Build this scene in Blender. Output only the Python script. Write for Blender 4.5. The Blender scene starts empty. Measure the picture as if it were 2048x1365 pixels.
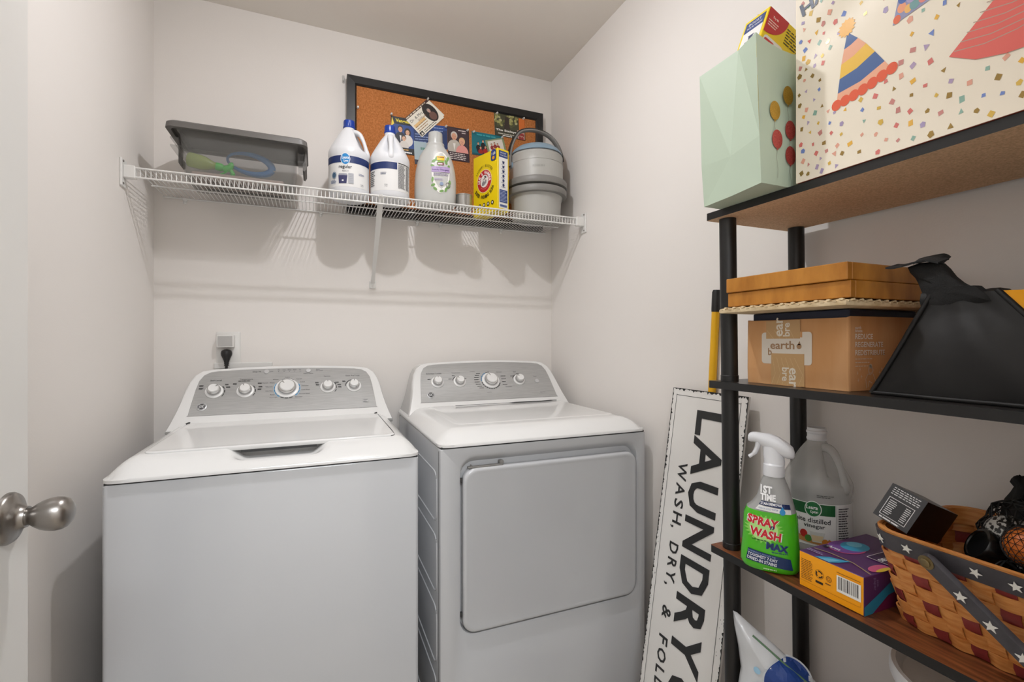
import bpy, bmesh, math, random
from mathutils import Vector, Matrix
V = Vector
PI = math.pi
rnd = random.Random(7)
sc = bpy.context.scene
COL = sc.collection

# ------------------------------------------------------------------ camera, world, lights, exposure
cam_d = bpy.data.cameras.new('camera')
cam_d.sensor_width = 36.0
cam_d.lens = 950.0 * 36.0 / 2048.0
cam_d.clip_start = 0.02
cam = bpy.data.objects.new('camera', cam_d)
cam.location = (0, 0, 1.21)
cam.rotation_euler = (PI / 2, 0, math.radians(-22.5))
COL.objects.link(cam)
sc.camera = cam

world = bpy.data.worlds.new('world')
sc.world = world
world.use_nodes = True
bgn = world.node_tree.nodes['Background']
bgn.inputs[0].default_value = (0.80, 0.88, 1.0, 1)
bgn.inputs[1].default_value = 0.35

sc.view_settings.view_transform = 'Standard'
sc.view_settings.look = 'None'
sc.view_settings.gamma = 1.0
sc.view_settings.use_curve_mapping = False
sc.view_settings.exposure = 0.06

LAMP = (0.21, 1.08, 2.375)


def light(name, kind, loc, energy, color, size=0.1, rot=(0, 0, 0), sy=None):
    d = bpy.data.lights.new(name, kind)
    d.energy = energy
    d.color = color
    if kind == 'AREA':
        d.size = size
        if sy:
            d.shape = 'RECTANGLE'
            d.size_y = sy
    else:
        d.shadow_soft_size = size
    o = bpy.data.objects.new(name, d)
    o.location = loc
    o.rotation_euler = rot
    COL.objects.link(o)
    return o


# ceiling lamp of the room (bulb and an added disc throwing more light down), and an added hall fill behind the camera
light('bulb_light', 'POINT', (LAMP[0], LAMP[1], LAMP[2]), 7.6, (0.965, 0.968, 1.0), 0.022)
ld_ = light('down_disc_light', 'AREA', (LAMP[0], LAMP[1], LAMP[2] - 0.002), 4.3, (0.965, 0.968, 1.0), 0.045)
ld_.data.shape = 'DISK'
light('hall_fill_light', 'AREA', (0.05, -0.70, 2.40), 40.0, (0.90, 0.95, 1.0), 0.9, (math.radians(30), 0, 0), 0.7)

# ------------------------------------------------------------------ materials
def lin(c):
    return c / 12.92 if c <= 0.04045 else ((c + 0.055) / 1.055) ** 2.4


def H(h, a=1.0):
    return tuple(lin(int(h[i:i + 2], 16) / 255) for i in (0, 2, 4)) + (a,)


MATS = {}


def mat(name, col='cccccc', rough=0.5, metal=0.0, alpha=1.0, noise=None, bump=None, trans=0.0,
        spec=0.5, emit=None, coat=0.0, stretch=(1, 1, 1), ramp=(0.35, 0.65), sss=0.0):
    """noise=(scale, second colour); bump=(scale, strength)"""
    if name in MATS:
        return MATS[name]
    m = bpy.data.materials.new(name)
    m.use_nodes = True
    nt = m.node_tree
    b = nt.nodes['Principled BSDF']
    b.inputs['Base Color'].default_value = H(col)
    b.inputs['Roughness'].default_value = rough
    b.inputs['Metallic'].default_value = metal
    b.inputs['Alpha'].default_value = alpha
    b.inputs['Specular IOR Level'].default_value = spec
    b.inputs['Transmission Weight'].default_value = trans
    b.inputs['Coat Weight'].default_value = coat
    b.inputs['Coat Roughness'].default_value = 0.08
    if sss:
        b.inputs['Subsurface Weight'].default_value = sss
        b.inputs['Subsurface Radius'].default_value = (0.03, 0.03, 0.03)
    if emit:
        b.inputs['Emission Color'].default_value = H(emit[0])
        b.inputs['Emission Strength'].default_value = emit[1]
    tc = None
    if noise or bump:
        tc = nt.nodes.new('ShaderNodeTexCoord')
        mp = nt.nodes.new('ShaderNodeMapping')
        mp.inputs['Scale'].default_value = stretch
        nt.links.new(tc.outputs['Object'], mp.inputs['Vector'])
    if noise:
        n = nt.nodes.new('ShaderNodeTexNoise')
        n.inputs['Scale'].default_value = noise[0]
        n.inputs['Detail'].default_value = 5
        r = nt.nodes.new('ShaderNodeValToRGB')
        r.color_ramp.elements[0].position = ramp[0]
        r.color_ramp.elements[1].position = ramp[1]
        r.color_ramp.elements[0].color = H(col)
        r.color_ramp.elements[1].color = H(noise[1])
        nt.links.new(mp.outputs[0], n.inputs['Vector'])
        nt.links.new(n.outputs['Fac'], r.inputs[0])
        nt.links.new(r.outputs[0], b.inputs['Base Color'])
    if bump:
        n2 = nt.nodes.new('ShaderNodeTexNoise')
        n2.inputs['Scale'].default_value = bump[0]
        n2.inputs['Detail'].default_value = 3
        bp = nt.nodes.new('ShaderNodeBump')
        bp.inputs['Strength'].default_value = bump[1]
        bp.inputs['Distance'].default_value = 0.002
        nt.links.new(mp.outputs[0], n2.inputs['Vector'])
        nt.links.new(n2.outputs['Fac'], bp.inputs['Height'])
        nt.links.new(bp.outputs[0], b.inputs['Normal'])
    MATS[name] = m
    return m


def ink(h):
    return mat('print_' + h, h, 0.45)


WALL = mat('wall_paint', 'efeae5', 0.75, bump=(260, 0.08), spec=0.25)
CEIL = mat('ceiling_paint', 'efe9e1', 0.85, bump=(180, 0.12), spec=0.2)
DOORP = mat('door_paint', 'e6e4e0', 0.4, bump=(60, 0.04), stretch=(1, 1, .1))
ENAMEL = mat('white_enamel_shaded', 'c8c9cb', 0.10, spec=0.6, bump=(12, 0.01))  # same white paint as the tops, greyed for the shade on the fronts
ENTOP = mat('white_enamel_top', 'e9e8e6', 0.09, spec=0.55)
ENPLAST = mat('white_plastic', 'e8e7e5', 0.28)
ENDARK = mat('gap_dark', '3c3c3c', 0.7)
SILVER = mat('silver_panel', 'a9a8a6', 0.55, 0.25, noise=(400, 'b4b3b1'), bump=(500, 0.03), stretch=(.05, 1, 1))
CHROME = mat('chrome', 'd8d8d8', 0.12, 1.0)
NICKEL = mat('brushed_nickel', '9c9894', 0.3, 1.0, bump=(300, 0.04), stretch=(.1, 1, 1))
WIREW = mat('white_coated_wire', 'e9e8e5', 0.35)
BLACKM = mat('black_powder_coat', '141313', 0.42)
BLACKP = mat('black_plastic', '161616', 0.45)
FRAMEB = mat('black_frame_wood', '1b1a1a', 0.4, bump=(80, 0.05), stretch=(.1, 1, 1))
CORK = mat('cork', 'aa652e', 0.9, noise=(170, 'c88048'), bump=(200, 0.25))
HDPE = mat('white_hdpe', 'e4e5e8', 0.35, sss=0.0)
CLEARP = mat('milky_clear_plastic', 'd9d9d5', 0.3, alpha=0.72)
CLEARJ = mat('clear_jug_plastic', 'd5d5d3', 0.22, alpha=0.42)
CLEARB = mat('clear_bin_plastic', '8f8f8c', 0.2, alpha=0.24)
GREYLID = mat('dark_grey_plastic', '6a6764', 0.45)
BLUECAP = mat('blue_cap_plastic', '123c9c', 0.3)
PAPERW = mat('white_paper_label', 'ecebe9', 0.5)
CARD = mat('brown_cardboard', 'c9935e', 0.8, noise=(30, 'd29f6e'), bump=(150, 0.1), stretch=(1, 1, .2))
WOODH = mat('honey_stained_wood', 'a4671a', 0.38, noise=(9, 'c88834'), bump=(60, 0.05), stretch=(3, 3, 1.2))
PARTB = mat('particle_board', 'c9a47e', 0.85, noise=(330, 'e6c29c'), bump=(300, 0.2))
LAMIN = mat('walnut_laminate', '4a2814', 0.4, noise=(26, '935632'), stretch=(6, .5, 1), ramp=(.3, .7))
LAMDK = mat('black_laminate', '191716', 0.3, noise=(24, '2b2725'), stretch=(6, .5, 1))
EDGEB = mat('black_edge_band', '171616', 0.35)
YELBOX = mat('yellow_box_card', 'f2d40b', 0.4)
MINT = mat('mint_paper', 'bfcfba', 0.55, bump=(25, 0.2))
CREAM = mat('cream_paper', 'f1e6d2', 0.5, bump=(6, 0.25))
TOTEB = mat('black_nylon', '100f0f', 0.5, noise=(14, '191817'), bump=(16, 0.9), spec=0.35)
TOTEY = mat('yellow_nylon', 'f0a30c', 0.45, bump=(30, 0.2))
WEBB = mat('black_webbing', '161616', 0.8, bump=(420, 0.6), stretch=(1, 1, 3))
NAVY = mat('navy_card', '101c38', 0.5)
WICK = mat('pale_wicker', 'e0cba6', 0.8, noise=(60, 'c9b087'), bump=(120, 0.4))
TAN = mat('tan_ash_splint', 'cd7f3c', 0.5, noise=(40, 'e09c58'), bump=(90, 0.2), stretch=(1, 1, 6))
BURG = mat('burgundy_splint', '7c2626', 0.5, noise=(40, '903430'), bump=(90, 0.2))
SLATE = mat('slate_splint', '3d3b40', 0.5, noise=(40, '4a484d'), bump=(90, 0.2))
GREENP = mat('green_translucent', '4fbf1e', 0.25, coat=0.3)
ORANGE = mat('orange_box_card', 'ffa90c', 0.4)
PURPLE = mat('purple_box_card', '5a3068', 0.35)
YELPOLE = mat('yellow_pole', 'eeb40c', 0.35)
GREYPOT = mat('light_grey_plastic', 'b4b3ae', 0.4)
GREYDK = mat('mid_grey_plastic', '84827e', 0.45)
BLUEGR = mat('blue_grey_plastic', '869dae', 0.4)
TIN = mat('tin', 'a8a6a2', 0.3, 0.9)
SIGNW = mat('sign_white_enamel', 'f0eeea', 0.3, noise=(3, 'e8e5e0'))
SIGNB = mat('sign_black', '222222', 0.35)
PLUGB = mat('plug_rubber', '1d1c1c', 0.4)
FLOORM = mat('floor_vinyl', 'b3a99c', 0.5, noise=(8, 'c2b8ab'), stretch=(1, .1, 1))

# ------------------------------------------------------------------ scene helpers
def link(o):
    COL.objects.link(o)
    return o


def tag(o, label, cat, group=None):
    o['label'] = label
    o['category'] = cat
    if group:
        o['group'] = group
    return o


def thing(name, label, cat, loc=(0, 0, 0), rot=(0, 0, 0), group=None):
    o = bpy.data.objects.new(name, None)
    o.empty_display_size = 0.05
    o.location = loc
    o.rotation_euler = rot
    link(o)
    o['_m'] = 1
    tag(o, label, cat, group)
    del o['_m']
    return o


def rootmat(p):
    while p.parent:
        p = p.parent
    return Matrix.LocRotScale(p.location, p.rotation_euler.to_quaternion(), None)


def obj(name, bm, m, parent=None, smooth=None, local=False):
    """one mesh object; geometry is given in world space unless local"""
    me = bpy.data.meshes.new(name)
    bm.to_mesh(me)
    bm.free()
    for x in (m if isinstance(m, (list, tuple)) else [m]):
        me.materials.append(x)
    if parent and not local:
        me.transform(rootmat(parent).inverted())
    if smooth:
        me.polygons.foreach_set('use_smooth', [True] * len(me.polygons))
        me.set_sharp_from_angle(angle=math.radians(smooth))
    o = bpy.data.objects.new(name, me)
    if parent:
        o.parent = parent
    link(o)
    return o


def struct(name, bm, m, smooth=None):
    o = obj(name, bm, m, smooth=smooth)
    o['kind'] = 'structure'
    return o


def copy_tree(o, parent=None):
    c = o.copy()
    link(c)
    c.parent = parent
    for ch in list(o.children):
        copy_tree(ch, c)
    return c


def BM():
    return bmesh.new()


def face(bm, pts, mi=0):
    f = bm.faces.new([bm.verts.new(p) for p in pts])
    f.material_index = mi
    return f


def box(bm, x0, x1, y0, y1, z0, z1, bev=0.0, seg=1, M=None, mi=0):
    g = bmesh.ops.create_cube(bm, size=1.0)
    vs = g['verts']
    bmesh.ops.transform(bm, matrix=Matrix.Translation(((x0 + x1) / 2, (y0 + y1) / 2, (z0 + z1) / 2)) @
                        Matrix.Diagonal((x1 - x0, y1 - y0, z1 - z0, 1)), verts=vs)
    if bev > 0:
        es = list({e for v in vs for e in v.link_edges})
        r = bmesh.ops.bevel(bm, geom=es, offset=bev, segments=seg, profile=0.6, affect='EDGES')
        vs = list({v for f in r['faces'] for v in f.verts})
        # every vertex of the connected piece
        st = list(vs)
        seen = set(vs)
        while st:
            v = st.pop()
            for e in v.link_edges:
                w = e.other_vert(v)
                if w not in seen:
                    seen.add(w)
                    st.append(w)
        vs = list(seen)
    if M is not None:
        bmesh.ops.transform(bm, matrix=M, verts=vs)
    if mi:
        for f in {f for v in vs for f in v.link_faces}:
            f.material_index = mi
    return vs


def loft(bm, rings, cap0=True, cap1=True, close=True, mi=0):
    R = [[bm.verts.new(p) for p in r] for r in rings]
    n = len(R[0])
    for a, b in zip(R, R[1:]):
        for i in range(n if close else n - 1):
            j = (i + 1) % n
            f = bm.faces.new((a[i], a[j], b[j], b[i]))
            f.material_index = mi
    if cap0:
        bm.faces.new(R[0][::-1]).material_index = mi
    if cap1:
        bm.faces.new(R[-1]).material_index = mi
    return R


def lathe(bm, prof, cx=0, cy=0, cz=0, seg=32, sx=1, sy=1, fn=None, M=None, mi=0, cap=True):
    rings = []
    for r, z in prof:
        ring = []
        for i in range(seg):
            a = 2 * PI * i / seg
            rr = max(r, 1e-4)
            if fn:
                rr = fn(rr, a, z)
            p = V((cx + sx * rr * math.cos(a), cy + sy * rr * math.sin(a), cz + z))
            ring.append(M @ p if M is not None else p)
        rings.append(ring)
    return loft(bm, rings, cap, cap, mi=mi)


def tube(bm, pts, r, seg=8, cap=True, flat=1.0, mi=0, up=None):
    pts = [V(p) for p in pts]
    rings = []
    n = len(pts)
    for i, p in enumerate(pts):
        t = (pts[min(i + 1, n - 1)] - pts[max(i - 1, 0)]).normalized()
        u = V(up) if up else (V((0, 0, 1)) if abs(t.z) < 0.9 else V((0, 1, 0)))
        a = t.cross(u).normalized()
        b = a.cross(t).normalized()
        rr = r[i] if isinstance(r, (list, tuple)) else r
        rings.append([p + a * (rr * math.cos(2 * PI * k / seg)) + b * (rr * flat * math.sin(2 * PI * k / seg))
                      for k in range(seg)])
    return loft(bm, rings, cap, cap, mi=mi)


def rrect(x0, x1, y0, y1, r, n=5):
    pts = []
    for cx, cy, a0 in ((x1 - r, y1 - r, 0), (x0 + r, y1 - r, 90), (x0 + r, y0 + r, 180), (x1 - r, y0 + r, 270)):
        for k in range(n + 1):
            a = math.radians(a0 + 90 * k / n)
            pts.append((cx + r * math.cos(a), cy + r * math.sin(a)))
    return pts


def spline(pts, n=6):
    """Catmull-Rom through points"""
    pts = [V(p) for p in pts]
    out = []
    for i in range(len(pts) - 1):
        p0 = pts[max(i - 1, 0)]
        p1, p2 = pts[i], pts[i + 1]
        p3 = pts[min(i + 2, len(pts) - 1)]
        for k in range(n):
            t = k / n
            out.append(0.5 * ((2 * p1) + (p2 - p0) * t + (2 * p0 - 5 * p1 + 4 * p2 - p3) * t * t +
                              (3 * p1 - p0 - 3 * p2 + p3) * t ** 3))
    out.append(pts[-1])
    return out


def basis(o, ex, ey):
    o, ex, ey = V(o), V(ex).normalized(), V(ey).normalized()
    n = ex.cross(ey).normalized()
    return lambda x, y, d: o + ex * x + ey * y + n * d


def cyl(cx, cy, cz, r, face_ang, fz=1.0):
    """print wrapped on an upright cylinder; x runs rightwards seen from outside, centred on face_ang"""
    def f(x, y, d):
        a = face_ang + x / r
        if fz != 1.0:
            y = .036 + (y - .036) * fz
        return V((cx + (r + d) * math.cos(a), cy + (r + d) * math.sin(a), cz + y))
    return f


TEXTCACHE = {}


def text_mesh(s, bold, shear):
    k = (s, bold, shear)
    if k not in TEXTCACHE:
        c = bpy.data.curves.new('t', 'FONT')
        c.body = s
        c.size = 1.0
        c.resolution_u = 2
        c.offset = bold
        c.shear = shear
        c.fill_mode = 'FRONT'
        o = bpy.data.objects.new('t', c)
        me = o.to_mesh()
        vs = [(v.co.x, v.co.y) for v in me.vertices]
        fs = [tuple(p.vertices) for p in me.polygons]
        o.to_mesh_clear()
        bpy.data.objects.remove(o)
        bpy.data.curves.remove(c)
        if not vs:
            vs = [(0, 0)]
        # face winding: towards +z
        out = []
        for f in fs:
            ar = sum(vs[f[i - 1]][0] * vs[f[i]][1] - vs[f[i]][0] * vs[f[i - 1]][1] for i in range(len(f)))
            out.append(f if ar > 0 else f[::-1])
        TEXTCACHE[k] = (vs, out)
    return TEXTCACHE[k]


class Pr:
    """flat print on a surface: every item is a thin coloured shape, later items lie higher"""

    def __init__(self, fn, step=None, eps=0.00012, base=0.0004, ystep=None):
        self.ystep = ystep
        self.fn, self.step, self.eps, self.base = fn, step, eps, base
        self.items = []
        self.hold = False

    def raw(self, vs, fs, c):
        self.items.append((vs, fs, c, self.hold))

    def poly(self, pts, c):
        ar = sum(pts[i - 1][0] * pts[i][1] - pts[i][0] * pts[i - 1][1] for i in range(len(pts)))
        if ar < 0:
            pts = pts[::-1]
        self.raw(list(pts), [tuple(range(len(pts)))], c)

    def rect(self, x0, y0, x1, y1, c):
        self.poly([(x0, y0), (x1, y0), (x1, y1), (x0, y1)], c)

    def rrect(self, x0, y0, x1, y1, r, c):
        self.poly(rrect(x0, x1, y0, y1, r, 4), c)

    def ell(self, cx, cy, rx, ry, c, n=24, rot=0, a0=0, a1=360):
        ca, sa = math.cos(rot), math.sin(rot)
        pts = []
        m = n if a1 - a0 >= 360 else n + 1
        for i in range(m):
            a = math.radians(a0 + (a1 - a0) * i / n)
            x, y = rx * math.cos(a), ry * math.sin(a)
            pts.append((cx + x * ca - y * sa, cy + x * sa + y * ca))
        self.poly(pts, c)

    def ring(self, cx, cy, r0, r1, c, a0=0, a1=360, n=32):
        vs, fs = [], []
        for i in range(n + 1):
            a = math.radians(a0 + (a1 - a0) * i / n)
            vs += [(cx + r0 * math.cos(a), cy + r0 * math.sin(a)), (cx + r1 * math.cos(a), cy + r1 * math.sin(a))]
        for i in range(n):
            fs.append((2 * i, 2 * i + 1, 2 * i + 3, 2 * i + 2))
        self.raw(vs, fs, c)

    def line(self, pts, w, c):
        for a, b in zip(pts, pts[1:]):
            dx, dy = b[0] - a[0], b[1] - a[1]
            l = math.hypot(dx, dy) or 1
            nx, ny = -dy / l * w / 2, dx / l * w / 2
            self.poly([(a[0] + nx, a[1] + ny), (b[0] + nx, b[1] + ny), (b[0] - nx, b[1] - ny), (a[0] - nx, a[1] - ny)], c)
            self.items[-1] = self.items[-1]

    def text(self, s, x, y, h, c, al='C', rot=0, bold=0.0, shear=0.0, w=None):
        """h: height of the text's own box; w: fitted width"""
        vs, fs = text_mesh(s, bold, shear)
        x0, x1 = min(v[0] for v in vs), max(v[0] for v in vs)
        y0, y1 = min(v[1] for v in vs), max(v[1] for v in vs)
        k = h / max(y1 - y0, 1e-3)
        kx = k if w is None else w / max(x1 - x0, 1e-3)
        W = (x1 - x0) * kx
        ox = {'C': -W / 2, 'L': 0, 'R': -W}[al]
        ca, sa = math.cos(rot), math.sin(rot)
        out = []
        for v in vs:
            px, py = (v[0] - x0) * kx + ox, (v[1] - y0) * k
            out.append((x + px * ca - py * sa, y + px * sa + py * ca))
        self.raw(out, fs, c)

    def arc(self, s, cx, cy, r, a_mid, h, c, bold=0.0, spread=None, inward=False, w=None):
        n = len(s)
        sp = spread or n * h * 0.8 / r
        for i, ch in enumerate(s):
            if ch == ' ':
                continue
            t = (i + 0.5) / n - 0.5
            a = a_mid - sp * t if not inward else a_mid + sp * t
            x, y = cx + r * math.cos(a), cy + r * math.sin(a)
            self.text(ch, x, y, h, c, rot=(a - PI / 2) if not inward else (a + PI / 2), bold=bold, w=w)

    def lines(self, x0, y0, x1, y1, n, c, fill=0.5, words=4, rot=None):
        for i in range(n):
            y = y1 + (y0 - y1) * (i + 0.5) / n
            h = abs(y1 - y0) / n * fill / 2
            x = x0
            e = x1 - (x1 - x0) * rnd.uniform(0, .25)
            while x < e:
                ww = (x1 - x0) / words * rnd.uniform(.4, 1.2)
                self.rect(x, y - h, min(x + ww, e), y + h, c)
                self.items[-1] = self.items[-1]
                x += ww + (x1 - x0) * .03

    def barcode(self, x0, y0, x1, y1):
        self.rect(x0, y0, x1, y1, 'f2f0ea')
        x = x0 + (x1 - x0) * .08
        while x < x1 - (x1 - x0) * .1:
            ww = (x1 - x0) * rnd.choice((.012, .02, .035))
            self.rect(x, y0 + (y1 - y0) * .16, x + ww, y1 - (y1 - y0) * .06, '1c1c1c')
            x += ww + (x1 - x0) * rnd.choice((.012, .02, .03))

    def build(self, name, parent, local=False):
        bm = BM()
        mats, idx = [], {}
        lay = 0
        last = None
        for vs, fs, c, hold in self.items:
            if c not in idx:
                idx[c] = len(mats)
                mats.append(ink(c) if isinstance(c, str) else c)
            if last != c and not (hold and last is not None):
                lay += 1
            last = c
            d = self.base + self.eps * lay
            b2 = BM()
            vv = [b2.verts.new((p[0], p[1], 0)) for p in vs]
            for f in fs:
                try:
                    b2.faces.new([vv[i] for i in f])
                except ValueError:
                    pass
            if self.step:
                xs = [p[0] for p in vs]
                k = math.floor(min(xs) / self.step) + 1
                while k * self.step < max(xs):
                    bmesh.ops.bisect_plane(b2, geom=b2.verts[:] + b2.edges[:] + b2.faces[:],
                                           plane_co=(k * self.step, 0, 0), plane_no=(1, 0, 0))
                    k += 1
            if self.ystep:
                ys = [p[1] for p in vs]
                k = math.floor(min(ys) / self.ystep) + 1
                while k * self.ystep < max(ys):
                    bmesh.ops.bisect_plane(b2, geom=b2.verts[:] + b2.edges[:] + b2.faces[:],
                                           plane_co=(0, k * self.ystep, 0), plane_no=(0, 1, 0))
                    k += 1
            mp = {}
            for v in b2.verts:
                if v.link_faces:
                    mp[v] = bm.verts.new(self.fn(v.co.x, v.co.y, d))
            for f in b2.faces:
                g = bm.faces.new([mp[v] for v in f.verts])
                g.material_index = idx[c]
            b2.free()
        return obj(name, bm, mats, parent, local=local)


# ------------------------------------------------------------------ the room
YB, XL, XR, ZC, YF = 2.02, -0.523, 1.040, 2.446, 0.05


def bx(*a, **k):
    bm = BM()
    box(bm, *a, **k)
    return bm


struct('wall_back', bx(XL - .1, XR + .1, YB, YB + .1, -.02, ZC + .1), WALL)
struct('wall_left', bx(XL - .1, XL, -1.5, YB, -.02, ZC + .1), WALL)
struct('wall_right', bx(XR, XR + .1, -1.5, YB, -.02, ZC + .1), WALL)
bm = BM()
box(bm, XL, -.39, YF - .12, YF, 0, ZC)
box(bm, .43, XR, YF - .12, YF, 0, ZC)
box(bm, -.39, .43, YF - .12, YF, 2.04, ZC)
struct('wall_front', bm, WALL)
struct('wall_hall', bx(XL, XR, -1.6, -1.5, 0, ZC), WALL)
struct('ceiling', bx(XL - .1, XR + .1, -1.6, YB + .1, ZC, ZC + .1), CEIL)
struct('floor', bx(XL - .1, XR + .1, -1.6, YB + .1, -.06, 0), FLOORM)
for nm, a in (('baseboard_back', (XL, XR, YB - .012, YB, 0, .09)), ('baseboard_left', (XL, XL + .012, .05, YB - .012, 0, .09)),
              ('baseboard_right', (XR - .012, XR, .05, YB - .012, 0, .09))):
    struct(nm, bx(*a, bev=.003), DOORP)

# ceiling lamp (above the frame)
t = thing('ceiling_lamp', 'small round flush ceiling lamp with bare bulb above the washer', 'lamp', (LAMP[0], LAMP[1], ZC))
bm = BM()
lathe(bm, [(.0, 0), (.075, 0), (.075, -.008), (.06, -.018), (.025, -.022), (.02, -.03), (0, -.03)], LAMP[0], LAMP[1], ZC, 32)
obj('lamp_base', bm, DOORP, t, smooth=40)

# door, opened flat towards the left wall
DX = -.373
bm = BM()
box(bm, DX - .035, DX, .07, .878, .01, 2.03, bev=.0015)
door = struct('door_1', bm, DOORP)
for z0, z1 in ((.2, .85), (1.05, 1.85)):
    bm = BM()
    r1 = [(DX + .0006, p[0], p[1]) for p in rrect(.19, .745, z0, z1, .004, 2)]
    r2 = [(DX - .0, p[0], p[1]) for p in rrect(.205, .73, z0 + .015, z1 - .015, .004, 2)]
    r2 = [(DX + .004, y, z) for _, y, z in r2]
    r3 = [(DX + .0012, p[0], p[1]) for p in rrect(.22, .715, z0 + .03, z1 - .03, .004, 2)]
    loft(bm, [r1[::-1], r2[::-1], r3[::-1]], False, True)
    obj('door_panel', bm, DOORP, door)
MX = Matrix.Translation((DX, .828, .977)) @ Matrix.Rotation(PI / 2, 4, 'Y')
prof = [(0, 0), (.0335, 0), (.0335, .003), (.031, .007), (.024, .0105), (.018, .013), (.0145, .017), (.0135, .021)]
bm = BM()
lathe(bm, prof + [(0, .021)], seg=40, M=MX)
kn = obj('door_knob', bm, NICKEL, door, smooth=35)
bm = BM()
lathe(bm, [(0, .0195), (.0115, .0195), (.0108, .022), (.0115, .0245), (.0125, .026), (.0155, .030), (.0190, .036), (.0213, .043),
           (.0222, .050), (.0213, .057), (.0185, .0625), (.013, .0665), (.0065, .0685), (0, .069)], seg=40, M=MX)
obj('knob_grip', bm, NICKEL, kn, smooth=35)
MX2 = Matrix.Translation((DX - .035, .828, .977)) @ Matrix.Rotation(-PI / 2, 4, 'Y')
bm = BM()
lathe(bm, prof + [(.0115, .0245), (.019, .036), (.0222, .050), (.0185, .0625), (0, .069)], seg=24, M=MX2)
obj('door_knob', bm, NICKEL, door, smooth=35)

# ------------------------------------------------------------------ washer and dryer
def sst(a, b, x):
    t = min(max((x - a) / (b - a), 0), 1)
    return t * t * (3 - 2 * t)


def top_shell(x0, x1, y0, y1, z0, h, wf, ws, dent=None):
    bm = BM()

    def grid(a, b, dens):
        n = len(dens)
        return [a + (b - a) * d for d in dens]
    us = [0, .004, .01, .018, .028, .04, .055, .075, .10] + [.10 + .8 * k / 90 for k in range(1, 90)]
    us += [1 - u for u in us[8::-1]]
    vs = [0, .004, .012, .022, .034, .048, .058, .064, .072, .08, .088, .096, .104, .112, .120, .128, .134, .140, .146, .152, .158, .164, .17, .18] + [.18 + .82 * k / 20 for k in range(1, 21)]
    X = grid(x0, x1, us)
    Y = grid(y0, y1, vs)
    W = {}
    for i, x in enumerate(X):
        for j, y in enumerate(Y):
            a = 1 - min((y - y0) / wf, 1)
            b = 1 - min(min(x - x0, x1 - x) / ws, 1)
            q = max(0.0, 1 - (a ** 3 + b ** 3) ** (1 / 3))
            z = z0 + .007 + (h - .007) * (1 - (1 - q) ** 1.9)
            if dent:
                z -= dent(x, y)
            # round the plan corners a little
            rc = .03
            px, py = x, y
            dx = max(rc - (x - x0), rc - (x1 - x), 0)
            dy = max(rc - (y - y0), 0)
            if dx > 0 and dy > 0:
                l = math.hypot(dx, dy)
                m = max(dx, dy)
                k = m / l
                sx = 1 if x - x0 < rc else -1
                px = (x0 + rc - dx * k) if sx > 0 else (x1 - rc + dx * k)
                py = y0 + rc - dy * k
            W[i, j] = bm.verts.new((px, py, z))
    nx, ny = len(X), len(Y)
    for i in range(nx - 1):
        for j in range(ny - 1):
            bm.faces.new((W[i, j], W[i + 1, j], W[i + 1, j + 1], W[i, j + 1]))
    rim = [W[0, j] for j in range(ny - 1, -1, -1)] + [W[i, 0] for i in range(1, nx)] + [W[nx - 1, j] for j in range(1, ny)]
    low = [bm.verts.new((v.co.x, v.co.y, z0)) for v in rim]
    low2 = []
    cx, cy = (x0 + x1) / 2, (y0 + y1) / 2
    for v in rim:
        low2.append(bm.verts.new((v.co.x + .004 * (1 if v.co.x < cx else -1), v.co.y + .004, z0 - .001)))
    for k in range(len(rim) - 1):
        bm.faces.new((rim[k + 1], rim[k], low[k], low[k + 1]))
        bm.faces.new((low[k + 1], low[k], low2[k], low2[k + 1]))
    bmesh.ops.recalc_face_normals(bm, faces=bm.faces[:])
    return bm


def console(parent, xc, y0, z0, ang_dy, ang_dz):
    """control console: white body with silver control panel; returns the panel's basis"""
    L = math.hypot(ang_dy, ang_dz)
    ey = V((0, ang_dy / L, ang_dz / L))
    fr = basis((xc, y0, z0), (1, 0, 0), ey)
    prof = [(.345, -.05), (.336, -.02), (.326, .02), (.318, .06), (.312, .10), (.304, .135), (.292, .162), (.272, .180), (.24, .1875),
            (.16, .1925), (.08, .196)]
    out = [(-a, b) for a, b in prof] + [(0, .197)] + [(a, b) for a, b in prof[::-1]]

    def ring(ins, d, y=None, dz=0):
        pts = []
        for a, b in out:
            k = 1 - ins / .31
            bb = b if b < 0 else b * (1 - ins / .19)
            p = fr(a * k, bb, d)
            if y is not None:
                p = V((p.x, y, p.z + dz))
            pts.append(p)
        return pts
    bm = BM()
    loft(bm, [ring(.012, 0, 1.985, -.01), ring(.003, 0, 1.97, -.002), ring(0, -.02), ring(0, -.004), ring(.0035, .003), ring(.008, .004)],
         True, True)
    bmesh.ops.recalc_face_normals(bm, faces=bm.faces[:])
    obj('console', bm, ENTOP, parent, smooth=50)
    # silver face
    pp = [(.293, .0), (.290, .004), (.286, .05), (.281, .10), (.275, .135), (.263, .158), (.245, .170), (.22, .1745), (.15, .1785), (.08, .181)]
    po = [(-a, b) for a, b in pp] + [(0, .182)] + [(a, b) for a, b in pp[::-1]]
    bm = BM()
    loft(bm, [[fr(a, b, .0035) for a, b in po[::-1]], [fr(a, b, .0055) for a, b in po[::-1]],
              [fr(a * .996, .001 + b * .985, .0062) for a, b in po[::-1]]], False, True)
    bmesh.ops.recalc_face_normals(bm, faces=bm.faces[:])
    panel = obj('control_panel', bm, SILVER, parent, smooth=30)
    return fr, panel


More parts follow.
